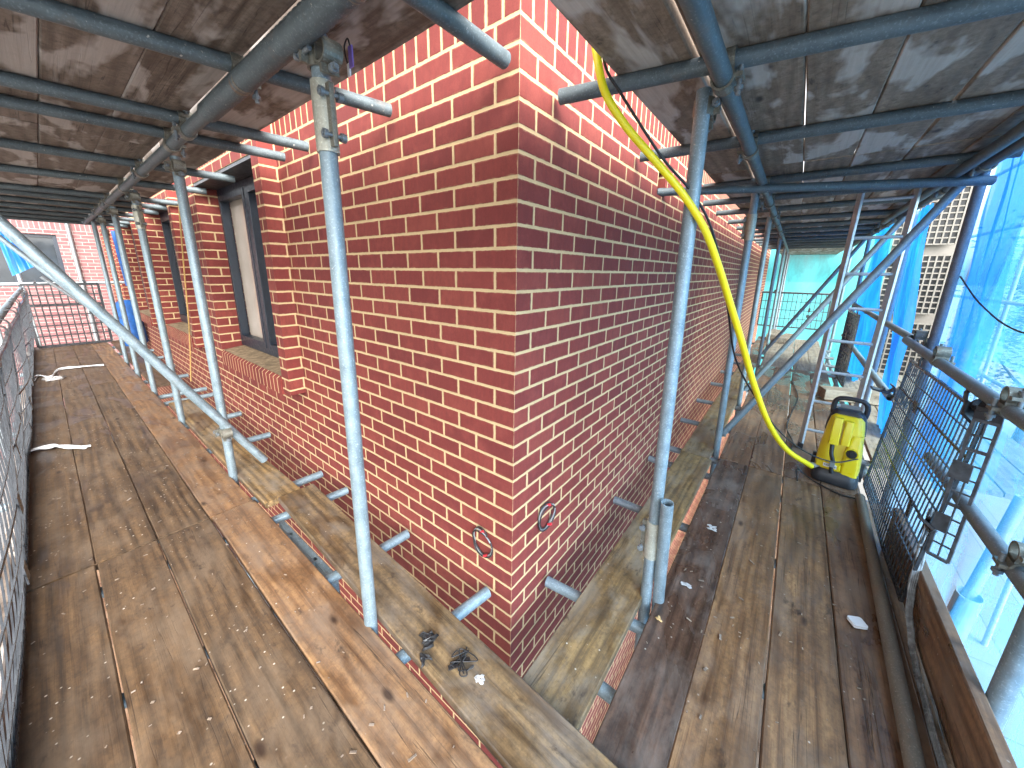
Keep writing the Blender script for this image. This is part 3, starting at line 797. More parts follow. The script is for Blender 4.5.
for i, y in enumerate(RTR[1:8]):
    clamp((1.42, y + .1 * (i == 0), 1.955), -PI / 2, f'zinc clamp on the outer right ledger under overhead cross tube number {["two","three","four","five","six","seven","eight"][i]}')
# clamps standing on uprights: ledger to upright
for i, (x, d) in enumerate(LST[:5]):
    clamp((x + .008, yl, 1.945 if i else 1.962), 0, f'zinc clamp at the head of the {ORD[i]} left upright', (0, PI / 2))
for i, (y, d) in enumerate(RST[:4]):
    clamp((.449, y, 1.90 if i else 1.935), PI / 2, f'zinc clamp at the head of the {ORD[i]} right upright', (0, PI / 2))
clamp((-2.01, -.465, .385), 0, 'rusty clamp where the big brace meets the second left upright', (0, PI / 2))
clamp((.452, 2.25, .13), PI / 2, 'clamp where the long brace meets the second right upright', (0, PI / 2))
clamp((1.41, .92, .98), -PI / 2, 'dark clamp on the top rail above the mesh guard, nearest', (0, 0))
clamp((1.41, 1.75, .992), PI / 2, 'dark clamp on the top rail above the mesh guard, farther', (0, 0))
clamp((1.43, .62, .575), -PI / 2, 'rusty clamp on the lower rail at the outer upright', (0, 0))
clamp((1.45, 2.42, 1.0), PI / 2, 'clamp where the two top rails meet behind the mesh guard', (0, 0))
clamp((1.43, 2.42, .60), PI / 2, 'clamp at the open end of the lower rail behind the mesh guard', (0, 0))

def sleeve(loc, label, side):
    root = empty('sleeve_clamp', loc, label, 'clamp', 'sleeves joining uprights')
    b = MB(); b.ring((0, 0, .0), (0, 0, 1), .0243, .0300, .175, 26)
    b.build('sleeve', 'zinc_sleeve', root)
    b = MB(); b.box((.033 * side[0], .033 * side[1], 0), (.03 if side[0] else .014, .03 if side[1] else .014, .155)); b.build('flange', 'zinc_clamp', root, bevel=.003)
    for z in (-.05, .05):
        b = MB(); px_, py_ = side[1], side[0]
        c = Vector((.040 * side[0], .040 * side[1], z)); d = Vector((px_, py_, 0)) * .034
        b.cyl(c - d, c + d, .006, 10); b.cyl(c + d * .55, c + d * .95, .0125, 6); b.cyl(c - d * .9, c - d * .6, .0125, 6)
        b.build('bolt', 'dull_galvanised', root)
    return root
sleeve((-.3286, -.457, 1.822), 'yellowed zinc sleeve with rusty bolts round the first left upright', (1, 0))
sleeve((.4515, .4095, .30), 'zinc sleeve low on the first right upright', (-1, 0))
sleeve((.449, 2.149, 1.74), 'zinc sleeve high on the second right upright', (-1, 0))
sleeve((-3.425, -.458, 1.80), 'rusty yellow sleeve on the third left upright', (1, 0))

# ------------------------------------------------------------------ mesh guards
def guard(label, p0, p1, z0, h, lean=0., mat='mesh_plastic', step=.043, bow=.0, bar=.0045, fw_=.018, seed=0):
    """plastic brick guard hanging between two plan points"""
    rnd = random.Random(seed)
    a, b = Vector((*p0, 0)), Vector((*p1, 0)); d = b - a; L = d.length
    ang = math.atan2(d.y, d.x)
    root = empty('mesh_guard', (a.x, a.y, z0), label, 'mesh guard', 'black mesh guards', (0, 0, ang))
    def P(u, z):
        y = lean * z / h + bow * math.sin(PI * u / L) * math.sin(PI * min(1, z / h)) + .006 * mnoise.noise(Vector((u * 2.1 + seed, z * 2.4, 0)))
        return Vector((u, y, z))
    f = MB()
    for q in ([P(u * L / 8, 0) for u in range(9)], [P(u * L / 8, h) for u in range(9)]):
        for m, n in zip(q, q[1:]): f.bar(m, n, fw_, fw_ * 1.3)
    for u in (0, L):
        q = [P(u, h * k / 6) for k in range(7)]
        for m, n in zip(q, q[1:]): f.bar(m, n, fw_ * 1.1, fw_)
    f.build('frame', mat, root)
    g = MB()
    nv = int(L / step); nh = int(h / (step * 2.1))
    for i in range(1, nv):
        u = L * i / nv
        q = [P(u, h * k / 6) for k in range(7)]
        for m, n in zip(q, q[1:]): g.bar(m, n, bar)
    for j in range(1, nh):
        z = h * j / nh
        q = [P(L * k / 6, z) for k in range(7)]
        t = bar * 2.6 if j % 4 == 0 else bar * 1.2
        for m, n in zip(q, q[1:]): g.bar(m, n, .005, t)
    g.build('mesh', mat, root)
    for k in range(rnd.choice((2, 3, 3))):
        u, z = rnd.uniform(.15, .85) * L, rnd.uniform(.2, .8) * h
        c = P(u, z); pl = MB(); pl.box((c.x, c.y - .006, c.z), (rnd.uniform(.035, .07), .005, rnd.uniform(.04, .1))); pl.build('plate', mat, root)
    for u in (L * .18, L * .82):
        k = MB(); t = P(u, h)
        ring = [t + Vector((0, .03 + .034 * math.cos(s), .012 + .034 * math.sin(s) + .02)) for s in [PI * 1.1 - PI * 1.25 * i / 9 for i in range(10)]]
        for m, n in zip(ring, ring[1:]): k.bar(m, n, .03, .007)
        k.bar(t, ring[0], .03, .007)
        k.build('hook', 'black_plastic', root)
    return root
xs = [-.55, -1.75, -2.95, -4.15, -5.3, -6.5, -7.7, -8.8]
for i in range(7):
    wob = [.0, .012, -.01, .02, -.005, .015, 0][i]
    guard(f'scuffed black mesh guard along the left walkway edge, {ORD[i]} from the viewer', (xs[i] + .04, -1.305 + wob * .5), (xs[i + 1] - .03, -1.297 - wob * .5), .10, .92, -.10, 'mesh_plastic', .062, -.03 + wob, .0044, .013, seed=i + 3)
guard('black mesh guard closing the far end of the left walkway', (-8.98, -1.25), (-8.98, -.42), .10, 1.02, .0, 'black_plastic', .075, .01, .017, .03, seed=31)
guard('black mesh guard leaning on the right rail behind the pressure washer', (1.335, 2.16), (1.338, 1.03), .05, .87, .055, 'mesh_plastic', .040, -.012, .0048, .011, seed=41)
guard('narrow folded end wing of the right mesh guard, turned outwards', (1.362, 1.02), (1.412, .985), .32, .58, .02, 'dirty_mesh_plastic', .026, .0, .005, .009, seed=42)
guard('black mesh guard closing the far end of the right walkway', (.08, 10.62), (1.45, 10.62), .12, .86, .0, 'mesh_plastic', .09, .0, .012, .025, seed=51)
guard('dark bundled mesh guard hanging behind the ladder', (1.36, 5.5), (1.39, 4.75), .12, .85, .0, 'mesh_plastic', .02, .03, .006, seed=52)
# brackets at the guard's near corners
def bracket(loc, rot, label):
    root = empty('plastic_bracket', loc, label, 'bracket', 'black brackets on the right mesh guard', rot)
    b = MB(); b.box((0, 0, 0), (.095, .06, .012)); b.build('plate', 'black_plastic', root, bevel=.003)
    b = MB(); b.ring((.03, 0, .032), (0, 1, 0), .020, .029, .04, 14, 0, 4.6); b.build('clip', 'black_plastic', root)
bracket((1.352, 1.06, .42), (.5, .5, 1.2), 'black plastic bracket at the lower corner of the right mesh guard')
bracket((1.385, 1.13, .90), (.9, -.4, 1.3), 'black plastic bracket at the upper near corner of the right mesh guard')
bracket((1.33, 2.38, .66), (.1, .2, .1), 'black plastic bracket at the upper far corner of the right mesh guard')

# ------------------------------------------------------------------ strap hanging from the guard
mb = MB()
for k in range(4):
    o_ = (k - 1.5) * .005
    pts = spline([(1.372 + o_, 1.13, .46), (1.36 + o_ * 1.3, 1.06, .29), (1.345 + o_, .97, .115), (1.338 + o_ * .7, .80, .03 + k * .003), (1.332 + o_ * .5, .60, .016 + k * .004), (1.328 + o_ * .5, .25, .014 + k * .004), (1.33 + o_ * .5, -.35, .014 + k * .003)], 8)
    mb.sweep(pts, [.0045 + .0015 * math.sin(i * 1.1 + k) for i in range(len(pts))], 6)
tag(mb.build('plastic_strap', 'clear_strap'), 'twisted pale plastic strap hanging from the right mesh guard along the deck edge', 'strap')

# ------------------------------------------------------------------ ladder
def ladder():
    x0, x1, yb, yt, H = 1.0, 1.275, 2.70, 2.66, 2.05
    root = empty('ladder', (1.15, yb, 0), 'aluminium ladder standing behind the yellow pressure washer', 'ladder')
    for x in (x0, x1):
        b = MB(); b.bar((x - 1.15, 0, .01), (x - 1.15 + .03, yt - yb, H), .019, .040); b.build('stile', 'aluminium', root, bevel=.003)
        b = MB(); b.box((x - 1.15, 0, .022), (.036, .075, .044)); b.build('foot', 'black_rubber', root, bevel=.004)
    k = 0
    z = .17
    while z < H - .05:
        b = MB(); yy = (yt - yb) * z / H; sx = .03 * z / H
        b.cyl((x0 - 1.15 + sx + .01, yy, z), (x1 - 1.15 + sx - .01, yy, z), .0115, 12); b.build('rung', 'aluminium', root); z += .252
ladder()

# ------------------------------------------------------------------ pressure washer
def rr_ring(cx, cy, z, w_, d_, r, n=6):
    pts = []
    for q, (sx, sy) in enumerate(((1, 1), (-1, 1), (-1, -1), (1, -1))):
        for i in range(n + 1):
            a = q * PI / 2 + PI / 2 * i / n
            pts.append(Vector((cx + sx * (w_ / 2 - r) + r * math.cos(a), cy + sy * (d_ / 2 - r) + r * math.sin(a), z)))
    return pts
def text_mesh(txt, size, mat, parent, loc, rot, name, ext=.0008):
    cu = bpy.data.curves.new(name, 'FONT'); cu.body = txt; cu.size = size; cu.extrude = ext; cu.align_x = 'CENTER'; cu.align_y = 'CENTER'
    tmp = bpy.data.objects.new(name, cu); COL.objects.link(tmp)
    dg = bpy.context.evaluated_depsgraph_get(); me = bpy.data.meshes.new_from_object(tmp.evaluated_get(dg))
    bpy.data.objects.remove(tmp)
    me.materials.clear(); me.materials.append(M[mat])
    o = bpy.data.objects.new(name, me); COL.objects.link(o); o.location = loc; o.rotation_euler = rot; o.parent = parent
    return o
def washer():
    root = empty('pressure_washer', (1.19, 2.235, 0), 'yellow and black upright pressure washer standing on the right walkway', 'pressure washer', None, (0, 0, math.radians(-6)))
    b = MB(); b.loft([rr_ring(0, .0, .004, .25, .26, .05), rr_ring(0, 0, .02, .268, .275, .06), rr_ring(0, .01, .075, .262, .268, .06), rr_ring(0, .015, .10, .24, .25, .06)]); b.build('base', 'black_plastic', root)
    b = MB()
    b.loft([rr_ring(0, .02, .068, .246, .23, .055), rr_ring(0, .015, .13, .252, .235, .06), rr_ring(0, .02, .22, .246, .225, .06), rr_ring(0, .03, .32, .226, .205, .055), rr_ring(0, .035, .42, .206, .18, .05), rr_ring(0, .04, .475, .186, .155, .045), rr_ring(0, .045, .50, .15, .12, .04)])
    b.build('body', 'yellow_plastic', root)
    # black shoulder running from the left top to the right, behind the yellow front
    b = MB(); b.loft([rr_ring(.0, .080, .36, .232, .13, .04), rr_ring(0, .072, .42, .224, .135, .04), rr_ring(0, .064, .48, .205, .13, .04), rr_ring(0, .06, .515, .175, .11, .04), rr_ring(0, .06, .53, .13, .09, .03)]); b.build('back_shell', 'black_plastic', root)
    # front moulding: two raised columns and a slanting yellow flank
    b = MB(); b.loft([rr_ring(-.048, -.088, .30, .058, .05, .012), rr_ring(-.048, -.078, .41, .058, .05, .012), rr_ring(-.048, -.058, .49, .052, .05, .012)]); b.build('gun_holder', 'yellow_plastic', root)
    b = MB(); b.loft([rr_ring(.014, -.088, .31, .050, .05, .012), rr_ring(.014, -.078, .41, .050, .05, .012), rr_ring(.014, -.058, .478, .046, .05, .012)]); b.build('lance_holder', 'yellow_plastic', root)
    b = MB()
    b.loft([rr_ring(.068, -.075, .09, .10, .075, .025), rr_ring(.068, -.078, .20, .10, .075, .025), rr_ring(.066, -.07, .29, .085, .07, .025), rr_ring(.072, -.04, .38, .055, .06, .02)])
    b.build('motor_cover', 'yellow_plastic', root)
    b = MB(); b.cyl((.06, -.108, .262), (.06, -.128, .262), .030, 24, .027); b.box((.06, -.131, .262), (.012, .012, .048)); b.build('dial', 'black_plastic', root)
    b = MB(); b.ring((.06, -.111, .262), (0, 1, 0), .031, .038, .008, 24); b.build('dial_ring', 'yellow_plastic', root)
    b = MB(); b.sweep(spline([(-.05, -.118, .30), (-.045, -.132, .24), (-.03, -.136, .19), (-.028, -.132, .14), (-.02, -.13, .09)], 6), .0125, 10); b.build('spray_gun', 'black_plastic', root)
    b = MB(); b.box((-.028, -.136, .165), (.03, .03, .05)); b.build('gun_clip', 'grey_plastic', root, bevel=.004)
    b = MB(); b.bar((-.115, -.098, .135), (.02, -.128, .142), .02, .045); b.build('cross_strip', 'yellow_plastic', root, bevel=.004)
    b = MB(); b.bar((-.075, -.1195, .140), (.0, -.1365, .144), .004, .026); lb = b.build('name_plate', 'white_plastic', root)
    text_mesh('KÄRCHER', .0155, 'black_plastic', lb, (-.037, -.1313, .142), (PI / 2, 0, math.atan2(-.017, .075)), 'lettering')
    # handle arch
    b = MB()
    pts = spline([(-.088, .06, .49), (-.092, .06, .555), (-.072, .06, .60), (0, .06, .612), (.072, .06, .60), (.092, .06, .555), (.088, .06, .49)], 7)
    b.sweep(pts, .0165, 12); b.build('handle', 'black_plastic', root)
    b = MB(); b.bar((-.055, .068, .55), (.055, .068, .55), .012, .028); b.build('grip_plate', 'grey_plastic', root, bevel=.004)
    for sx in (-1, 1):
        b = MB(); b.cyl((sx * .125, .085, .07), (sx * .15, .085, .07), .07, 24); wl = b.build('wheel', 'black_rubber', root, bevel=.006)
        b = MB(); b.cyl((sx * .151, .085, .07), (sx * .154, .085, .07), .036, 18); h_ = b.build('hub', 'grey_plastic', None); h_.parent = wl
    b = MB(); b.cyl((-.085, -.07, .10), (-.128, -.10, .10), .017, 14); b.cyl((-.12, -.095, .10), (-.15, -.115, .10), .021, 14); b.build('hose_connector', 'grey_plastic', root)
    root.scale = (.93, .93, .96)
washer()

# yellow hose: comes down through the gap at the wall, ends at the washer
def unproject(px, py, depth):
    d = fw + rt * ((px - 510.29) / 359.645) - up * ((py - 358.79) / 359.645)
    return Vector((.77798, -1.02494, 1.41412)) + d * depth
HP = [(592, 20, 1.055), (597, 56, 1.06), (605, 92, 1.075), (625, 125, 1.10), (652, 157, 1.13), (682, 193, 1.17), (704, 228, 1.22), (717, 262, 1.30), (729, 300, 1.45), (742, 343, 1.62), (754, 385, 1.85), (769, 424, 2.1), (787, 450, 2.3), (811, 466, 2.46)]
hp = spline([unproject(*q) for q in HP], 12)
mb = MB(); mb.sweep(hp, [.0118 + .0055 * max(0., (i / (len(hp) - 1) - .45) / .55) for i in range(len(hp))], 14)
tag(mb.build('water_hose', 'yellow_hose_rubber'), 'bright yellow hose looping from the upper deck down to the pressure washer', 'hose')
CP = [(599, 30, 1.08), (606, 68, 1.085), (620, 92, 1.10), (640, 124, 1.12), (664, 160, 1.16), (690, 190, 1.21), (709, 222, 1.26), (720, 262, 1.36), (728, 310, 1.50), (736, 360, 1.75), (757, 400, 1.95), (780, 432, 2.15), (806, 452, 2.32), (834, 462, 2.36), (858, 459, 2.40)]
mb = MB(); mb.sweep(spline([unproject(*q) for q in CP], 10), .0042, 8)
tag(mb.build('power_cable', 'black_rubber'), 'thin black power cable hanging beside the yellow hose', 'cable')
# dark cable lying on the right deck by the ladder
mb = MB(); mb.sweep(spline([(.93, 2.45, .012), (.95, 2.75, .01), (.90, 3.1, .01), (.93, 3.6, .01), (.98, 4.3, .01), (.92, 5.2, .01), (.97, 6.3, .01)], 10), .006, 8)
tag(mb.build('extension_cable', 'black_rubber'), 'black cable lying along the right walkway past the ladder foot', 'cable')
mb = MB(); mb.sweep(spline([(.985, 2.02, .008), (.975, 2.12, .05), (1.02, 2.14, .02), (1.08, 2.09, .006), (1.2, 2.0, .006), (1.30, 2.0, .007)], 10), .005, 8)
tag(mb.build('short_cable', 'black_rubber'), 'short dark flex lying in front of the pressure washer base', 'cable')
mb = MB(); mb.sweep(spline([(.02, 6.0, 1.75), (.012, 6.05, 1.3), (.012, 6.4, .9), (.014, 6.6, .62), (.02, 6.8, .55)], 10), .011, 8)
tag(mb.build('wall_cable', 'black_rubber'), 'dark cable hanging down the far end of the right brick wall', 'cable')
# cord on the left wall
mb = MB(); mb.sweep(spline([(-3.75, -.13, 2.02), (-4.0, -.13, 1.5), (-4.35, -.13, .75), (-4.66, -.15, .12)], 10), .006, 8)
tag(mb.build('tan_string', 'orange_cord'), 'tan cord hanging down the left wall between the first and second window', 'cord')

# ------------------------------------------------------------------ wire loops in the wall
def wire_loop(c, ax, label):
    root = empty('wire_loop', c, label, 'wire', 'wire coils on the wall')
    for k in range(3):
        mb = MB(); pts = []
        for i in range(25):
            a = 2 * PI * i / 24 * .95 + k * .5
            r = .056 + .004 * math.sin(a * 3 + k) + .003 * k
            h = .012 + .008 * math.sin(a + k)
            u, v = r * 1.0 * math.cos(a), r * math.sin(a) * 1.1
            pts.append((u, -h, v) if ax == 'y' else (h, u, v))
        mb.sweep(pts, .0032, 6); mb.build('wire', ['black_rubber', 'grey_plastic', 'black_rubber'][k], root)
    for a in (.35, 3.9):
        mb = MB(); u, v = .054 * math.cos(a + 1.2), .06 * math.sin(a + 1.2)
        c0 = Vector((u, -.016, v)) if ax == 'y' else Vector((.016, u, v))
        mb.cyl(c0 + Vector((-.008, 0, -.004)), c0 + Vector((.010, .004, .006)), .0065, 8); mb.build('tape', 'red_tape', root)
wire_loop((-.155, -.004, .235), 'y', 'coil of black and clear wire sticking from the left face by the corner')
wire_loop((.004, .245, .30), 'x', 'coil of black wire with red tape on the right face by the corner')

# ------------------------------------------------------------------ small things lying about
def scrap(name, label, cat, loc, mat, r, n=3, h=.006, seed=0, group=None, elong=1.6, lo=.25, hi=.75):
    rnd = random.Random(seed); mb = MB()
    for k in range(n):
        cx, cy = rnd.uniform(-r, r) * .7, rnd.uniform(-r, r) * .5
        m = 9; a0 = rnd.random() * 6; ring0, ring1 = [], []
        an = rnd.uniform(0, PI)
        for i in range(m):
            a = 2 * PI * i / m; q = r * rnd.uniform(lo, hi)
            x, y = q * math.cos(a) * elong, q * math.sin(a) / elong
            x, y = x * math.cos(an) - y * math.sin(an), x * math.sin(an) + y * math.cos(an)
            ring0.append(Vector((cx + x, cy + y, 0))); ring1.append(Vector((cx + x * .8, cy + y * .8, h * rnd.uniform(.5, 1.6))))
        mb.loft([ring0, ring1])
    return tag(mb.build(name, mat, None, loc), label, cat, group)
zt = ZL + .005
scrap('plastic_scrap', 'torn black scrap on the ochre plank, nearer the first upright', 'scrap', (-.105, -.375, zt), 'black_rubber', .033, 5, .01, 1)
scrap('plastic_scrap', 'small black scrap on the ochre plank, in front of the torn one', 'scrap', (-.07, -.425, zt), 'black_rubber', .022, 3, .008, 2)
mb = MB()
rnd = random.Random(8)
for k in range(4):
    pts = [(.055 + rnd.uniform(-.045, .045), -.34 + rnd.uniform(-.05, .04), zt + .004 + rnd.random() * .012) for _ in range(5)]
    mb.sweep(spline(pts, 6), .0022, 5)
for k in range(3):
    mb.box((.055 + rnd.uniform(-.03, .03), -.35 + rnd.uniform(-.03, .03), zt + .004), (.035, .014, .005), Matrix.Rotation(rnd.random() * 3, 3, 'Z'))
tag(mb.build('wire_scrap', 'black_rubber'), 'tangle of thin black wire scraps on the ochre plank near the corner', 'scrap')
scrap('paint_splash', 'white paint splash on the ochre plank below the brick corner', 'splash', (.14, -.345, ZL + .0035), 'plaster', .02, 7, .0012, 5, None, 1.3, .3, .45)
b = MB(); b.loft([rr_ring(0, 0, 0, .052, .048, .008, 3), rr_ring(0, 0, .012, .052, .048, .008, 3)]); tag(b.build('plastic_tile', 'white_plastic', None, (1.19, .827, .002), (0, 0, .5)), 'square white plastic piece lying on the right walkway', 'plastic piece')
scrap('wood_chip', 'pale yellow wood chip at the foot of the first right upright', 'chip', (.535, .33, .001), 'dry_leaf', .022, 1, .007, 9, None, 1.2)
scrap('paint_splash', 'grey white plaster splash on the right walkway near the second plank joint', 'splash', (.6, 1.10, .001), 'plaster', .036, 9, .0015, 12, None, 1.4, .22, .36)
scrap('paint_splash', 'small round plaster splash on the right walkway by the first upright', 'splash', (.58, .58, .001), 'plaster', .022, 6, .0015, 14, None, 1.2, .4, .55)
def rag(label, pts, seed):
    rnd = random.Random(seed); mb = MB()
    for k in range(3):
        q = [(x + rnd.uniform(-.03, .03), y + rnd.uniform(-.02, .02), ZL + .006 + abs(rnd.gauss(0, .012))) for x, y in pts]
        sp = spline(q, 6)
        vs = []; fs = []
        for i, p in enumerate(sp):
            w_ = .016 + .012 * math.sin(i * .9 + k)
            vs += [p + Vector((w_, 0, .004 * math.sin(i))), p + Vector((0, 0, .010)), p - Vector((w_, 0, .004 * math.cos(i)))]
        for i in range(len(sp) - 1):
            for j in (0, 1): fs.append((i * 3 + j, i * 3 + j + 1, i * 3 + j + 4, i * 3 + j + 3))
        mb.add(vs, fs, True)
    o = mb.build('plastic_strip', 'white_sheet')
    sm = o.modifiers.new('thickness', 'SOLIDIFY'); sm.thickness = .002
    return tag(o, label, 'plastic strip', 'torn white strips on the left walkway')
rag('torn white plastic strip across the left walkway, nearer one', [(-3.50, -1.285), (-3.47, -1.2), (-3.38, -1.12), (-3.27, -1.03)], 4)
rag('bunched white plastic sheet with a long tail, farther on the left walkway', [(-6.2, -1.30), (-6.5, -1.26), (-6.3, -1.18), (-6.75, -1.08), (-6.72, -.9), (-6.66, -.70)], 6)
scrap('plastic_sheet', 'crumpled white plastic sheet by the left mesh guards, far down the walkway', 'plastic sheet', (-6.2, -1.17, ZL + .002), 'plaster', .09, 9, .02, 21, None, 1.9, .15, .6)
# loose chips as one mass on each walkway
def litter(name, n, xr, yr, z, seed):
    rnd = random.Random(seed); mb = MB()
    for _ in range(n):
        x, y = rnd.uniform(*xr), rnd.uniform(*yr); s_ = abs(rnd.gauss(0, .0028)) + .0014
        R = Matrix.Rotation(rnd.random() * 6.3, 3, 'Z') @ Matrix.Rotation(rnd.uniform(-.3, .3), 3, 'X')
        mb.box((x, y, z + .0022), (s_ * rnd.uniform(1, 4.), s_, .0016), R)
    o = stuff(mb.build(name, 'pale_board')); o['label'] = 'small wood chips and crumbs scattered over the planks'; return o
litter('wood_crumbs', 420, (-7., .5), (-1.28, -.5), ZL, 3)
litter('wood_crumbs', 220, (.52, 1.2), (0., 4.5), ZR, 5)
# tag hanging at the head of the first left upright
root = empty('hanging_tag', (-.27, -.40, 1.985), 'purple and white tag hanging by the head of the first left upright', 'tag')
b = MB(); b.box((0, 0, -.01), (.018, .004, .05)); b.build('purple_label', 'purple_tag', root); b = MB(); b.box((-.018, .002, -.035), (.012, .004, .03)); b.build('white_label', 'white_plastic', root)
b = MB(); b.sweep(spline([(0, 0, .01), (-.01, 0, .035), (-.03, 0, .02), (-.02, 0, -.02)], 6), .002, 6); b.build('tie', 'black_rubber', root)
# timber offcuts at the far end
for i, (x, y, z, l, r_) in enumerate([(1.62, 4.6, .07, .9, .3), (.75, 8.9, .06, .9, 1.4), (.5, 9.3, .07, 1.1, 1.55)]):
    b = MB(); b.box((0, 0, 0), (l, .2, .12))
    tag(b.build('timber_block', 'pale_board', None, (x, y, z), (0, 0, r_), .006), ['pale timber block lying in the loading bay behind the ladder', 'pale timber block at the far end of the right walkway', 'longest pale timber block before the far mesh guard'][i], 'timber', 'timber offcuts')

# ------------------------------------------------------------------ sheets and nets
def sheet(name, label, cat, mat, P00, P10, P01, P11, amp=.04, nu=40, nv=30, freq=(3., 1.), seed=0., gather=0., group=None):
    """hanging cloth between four corners; folds run from top to bottom"""
    P00, P10, P01, P11 = map(Vector, (P00, P10, P01, P11))
    nrm = (P10 - P00).cross(P01 - P00).normalized()
    vs, fs = [], []
    for j in range(nv + 1):
        v = j / nv
        for i in range(nu + 1):
            u = i / nu
            uu = u + gather * math.sin(2 * PI * u) * .06
            p = (P00 * (1 - uu) + P10 * uu) * (1 - v) + (P01 * (1 - uu) + P11 * uu) * v
            d = math.sin(u * freq[0] * 6.28 + 1.2 * math.sin(v * 2.3 + seed) + seed) * .55 + mnoise.noise(Vector((u * freq[0] * 2 + seed, v * freq[1] * 3, seed))) * .9
            vs.append(p + nrm * d * amp * (.35 + .65 * math.sin(PI * min(1, v * .9 + .05))))
    for j in range(nv):
        for i in range(nu):
            a = j * (nu + 1) + i
            fs.append((a, a + 1, a + nu + 2, a + nu + 1))
    mb = MB(); mb.add(vs, fs, True)
    return tag(mb.build(name, mat), label, cat, group)
GN = 'blue netting along the right side'
sheet('debris_net', 'pale blue see-through debris net hanging outside the right rails', 'netting', 'pale_blue_net', (1.60, -1.2, 2.35), (1.58, 2.55, 2.2), (1.49, -1.2, -2.2), (1.50, 2.75, -2.2), .035, 60, 40, (2.2, 1.2), 1.3, 0, GN)
sheet('debris_net', 'deep blue folded net hanging beside the bright upright behind the ladder', 'netting', 'deep_blue_net', (1.53, 3.55, 2.0), (1.56, 4.15, 2.0), (1.62, 3.35, -.25), (1.6, 3.8, -.1), .05, 40, 30, (4., 1.2), 2.2, 1., GN)
sheet('debris_net', 'deep blue net strip farther along, left of the ladder top', 'netting', 'deep_blue_net', (1.53, 5.0, 2.02), (1.56, 6.6, 2.02), (1.58, 5.1, .2), (1.6, 6.5, -.3), .06, 40, 30, (5., 1.1), 4.2, 1., GN)
sheet('debris_net', 'bluer gathered net edge tied along the dark outer upright', 'netting', 'mid_blue_net', (1.545, 1.85, 2.12), (1.545, 2.42, 2.10), (1.60, 1.95, .2), (1.575, 2.42, .2), .03, 40, 30, (3., 1.4), 5.2, 1., GN)
sheet('debris_net', 'sea green net on the neighbouring scaffold beyond the pale blue one', 'netting', 'sea_net', (3.2, .0, 3.7), (3.2, 9.5, 3.7), (3.25, .0, .2), (3.25, 9.5, .2), .06, 60, 24, (6., 1.), 7.2, 0, GN)
sheet('debris_net', 'pale turquoise net closing the far end of the right walkway', 'netting', 'teal_net', (-1.2, 13.3, 2.9), (2.6, 13.3, 2.9), (-1.2, 13.4, -2.5), (2.6, 13.4, -2.5), .06, 50, 30, (3., 1.), 3.3, 0, GN)
sheet('debris_net', 'blue net strip at the outer upright on the far left', 'netting', 'deep_blue_net', (-9.15, -1.35, 2.05), (-9.15, -1.18, 2.05), (-9.12, -1.3, 1.25), (-9.1, -1.03, 1.42), .04, 30, 20, (3., 1.), 6.1, 0, 'blue netting on the left')
# tie lines on the net
mb = MB(); mb.sweep(spline([(1.53, 2.36, 1.42), (1.525, 1.9, 1.28), (1.525, 1.4, 1.2), (1.525, .8, 1.26)], 10), .004, 6)
tag(mb.build('net_rope', 'black_rubber'), 'thin dark rope tied across the pale blue net', 'rope')
# blue tarpaulin at the far left
sheet('tarpaulin', 'dark blue tarpaulin hanging from the far left uprights by the wall', 'tarpaulin', 'blue_sheet', (-8.35, -.17, 2.0), (-8.35, .0, 2.0), (-8.3, -.15, 1.1), (-8.3, -.02, 1.1), .03, 20, 30, (2., 1.), 1.1)
mb = MB(); rings = []
for k, (z, s_) in enumerate([(.07, .8), (.12, .98), (.3, 1.), (.55, .97), (.72, .9), (.82, .72), (.86, .4)]):
    rings.append([Vector((-8.35 + .16 * s_ * math.cos(a) * (1 + .08 * math.sin(3 * a + k)), -.19 + .17 * s_ * math.sin(a) * (1 + .09 * math.sin(4 * a + 2 * k)), z)) for a in [2 * PI * i / 24 for i in range(24)]])
mb.loft(rings); tag(mb.build('rubble_sack', 'blue_sheet'), 'bulky blue sack standing at the far end of the left walkway', 'sack')

# ------------------------------------------------------------------ beyond the net
def outer_scaffold():
    i = 0
    for z in (-.9, .1, 1.1, 2.1, 3.0):
        tube('scaffold_tube', f'pale horizontal tube of the neighbouring scaffold, {ORD[i]} from the ground', 'tube', (2.95, -.5, z), (3.0, 9., z), 'neighbouring scaffold tubes', 'bright_galvanised'); i += 1
    for k, y in enumerate((1.4, 3.0, 4.8, 7.0)):
        tube('scaffold_tube', f'upright of the neighbouring scaffold beyond the net, {ORD[k]} along', 'tube', (3.05, y, GZ), (3.05, y, 3.4), 'neighbouring scaffold tubes', 'bright_galvanised')
    tube('scaffold_tube', 'slanting tube of the neighbouring scaffold beyond the net', 'tube', (2.9, .6, -.6), (2.9, 4.2, 1.6), 'neighbouring scaffold tubes', 'bright_galvanised')
outer_scaffold()
nb = empty('white_building', (5, 15, GZ), 'white rendered building with square grid windows beyond the loading bay', 'building')
Y = 14.
b = MB(); b.box((3.1 - 5, 1.6 - 15 + Y + .42, 3.4), (2.2, 3., 6.8)); b.build('wall', 'white_render', nb)
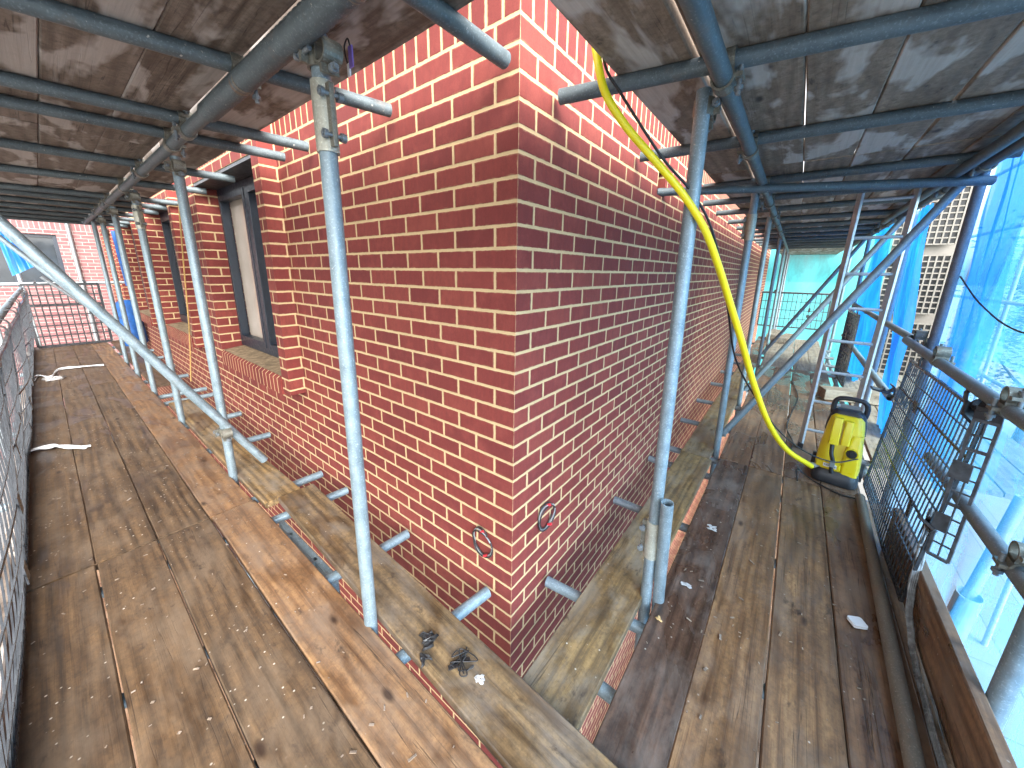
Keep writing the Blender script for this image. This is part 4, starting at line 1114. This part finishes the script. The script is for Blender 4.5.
for j in range(3):
    for i in range(1):
        x0 = 2.74 + i * 1.75; z0 = -1.5 + j * 1.9
        f = MB(); nW, nH = 9, 10; w_, h_ = 1.2, 1.6
        yy = Y + .32 - 15
        for k in range(nW + 1): f.box((x0 + w_ * k / nW - 5, yy + .06, z0 + h_ / 2 - GZ), (.032, .06, h_))
        for k in range(nH + 1): f.box((x0 + w_ / 2 - 5, yy + .062, z0 + h_ * k / nH - GZ), (w_, .055, .034))
        F = f.build('window', 'white_render', nb)
        f = MB(); f.box((x0 + w_ / 2 - 5, yy + .092, z0 + h_ / 2 - GZ), (w_, .02, h_)); f.build('pane', 'dark_glass', F)
# tree beyond the net
def tree(loc, label, h, R, seed):
    rnd = random.Random(seed)
    root = empty('tree', loc, label, 'tree', 'trees beyond the scaffold')
    t = MB(); t.sweep(spline([(0, 0, 0), (.05, 0, h * .3), (-.05, .1, h * .6), (0, 0, h * .9)], 6), [.14 * (1 - .8 * i / 18) for i in range(19)], 10)
    for _ in range(9):
        a = rnd.random() * 6.3; z = rnd.uniform(.3, .75) * h; l = R * rnd.uniform(.6, .95)
        t.sweep(spline([(0, 0, z), (math.cos(a) * l * .5, math.sin(a) * l * .5, z + .25 * l), (math.cos(a) * l, math.sin(a) * l, z + .6 * l)], 5), [.05 * (1 - .8 * i / 10) for i in range(11)], 6)
    t.build('trunk', 'bark', root)
    c = MB(); lumps = []
    for _ in range(40):
        a = rnd.random() * 6.3; q = R * math.sqrt(rnd.random()); zz = h * rnd.uniform(.35, 1.05)
        lumps.append((q * math.cos(a) * (1.1 - .5 * abs(zz / h - .6)), q * math.sin(a) * (1.1 - .5 * abs(zz / h - .6)), zz, rnd.uniform(.25, .55)))
    for _ in range(5200):
        x, y, z, r = rnd.choice(lumps)
        p = Vector((rnd.gauss(x, r * .6), rnd.gauss(y, r * .6), rnd.gauss(z, r * .5)))
        s_ = rnd.uniform(.03, .07)
        R3 = Matrix.Rotation(rnd.random() * 6.3, 3, 'Z') @ Matrix.Rotation(rnd.uniform(-1., 1.), 3, 'X')
        c.add([p + R3 @ Vector(v) for v in ((-s_, 0, 0), (0, -s_ * .5, .01), (s_, 0, 0), (0, s_ * .5, .01))], [(0, 1, 2, 3)])
    c.build('crown', 'leaf', root)
tree((5.1, 11.6, GZ), 'grey green tree seen through the pale blue net', 4.9, 1.2, 3)
tree((7.4, 12.5, GZ), 'lower dark tree seen through the net at the right edge', 4.2, 1.4, 7)
tree((-7., -7., GZ), 'tree beyond the open left edge of the scaffold', 6.0, 1.8, 9)
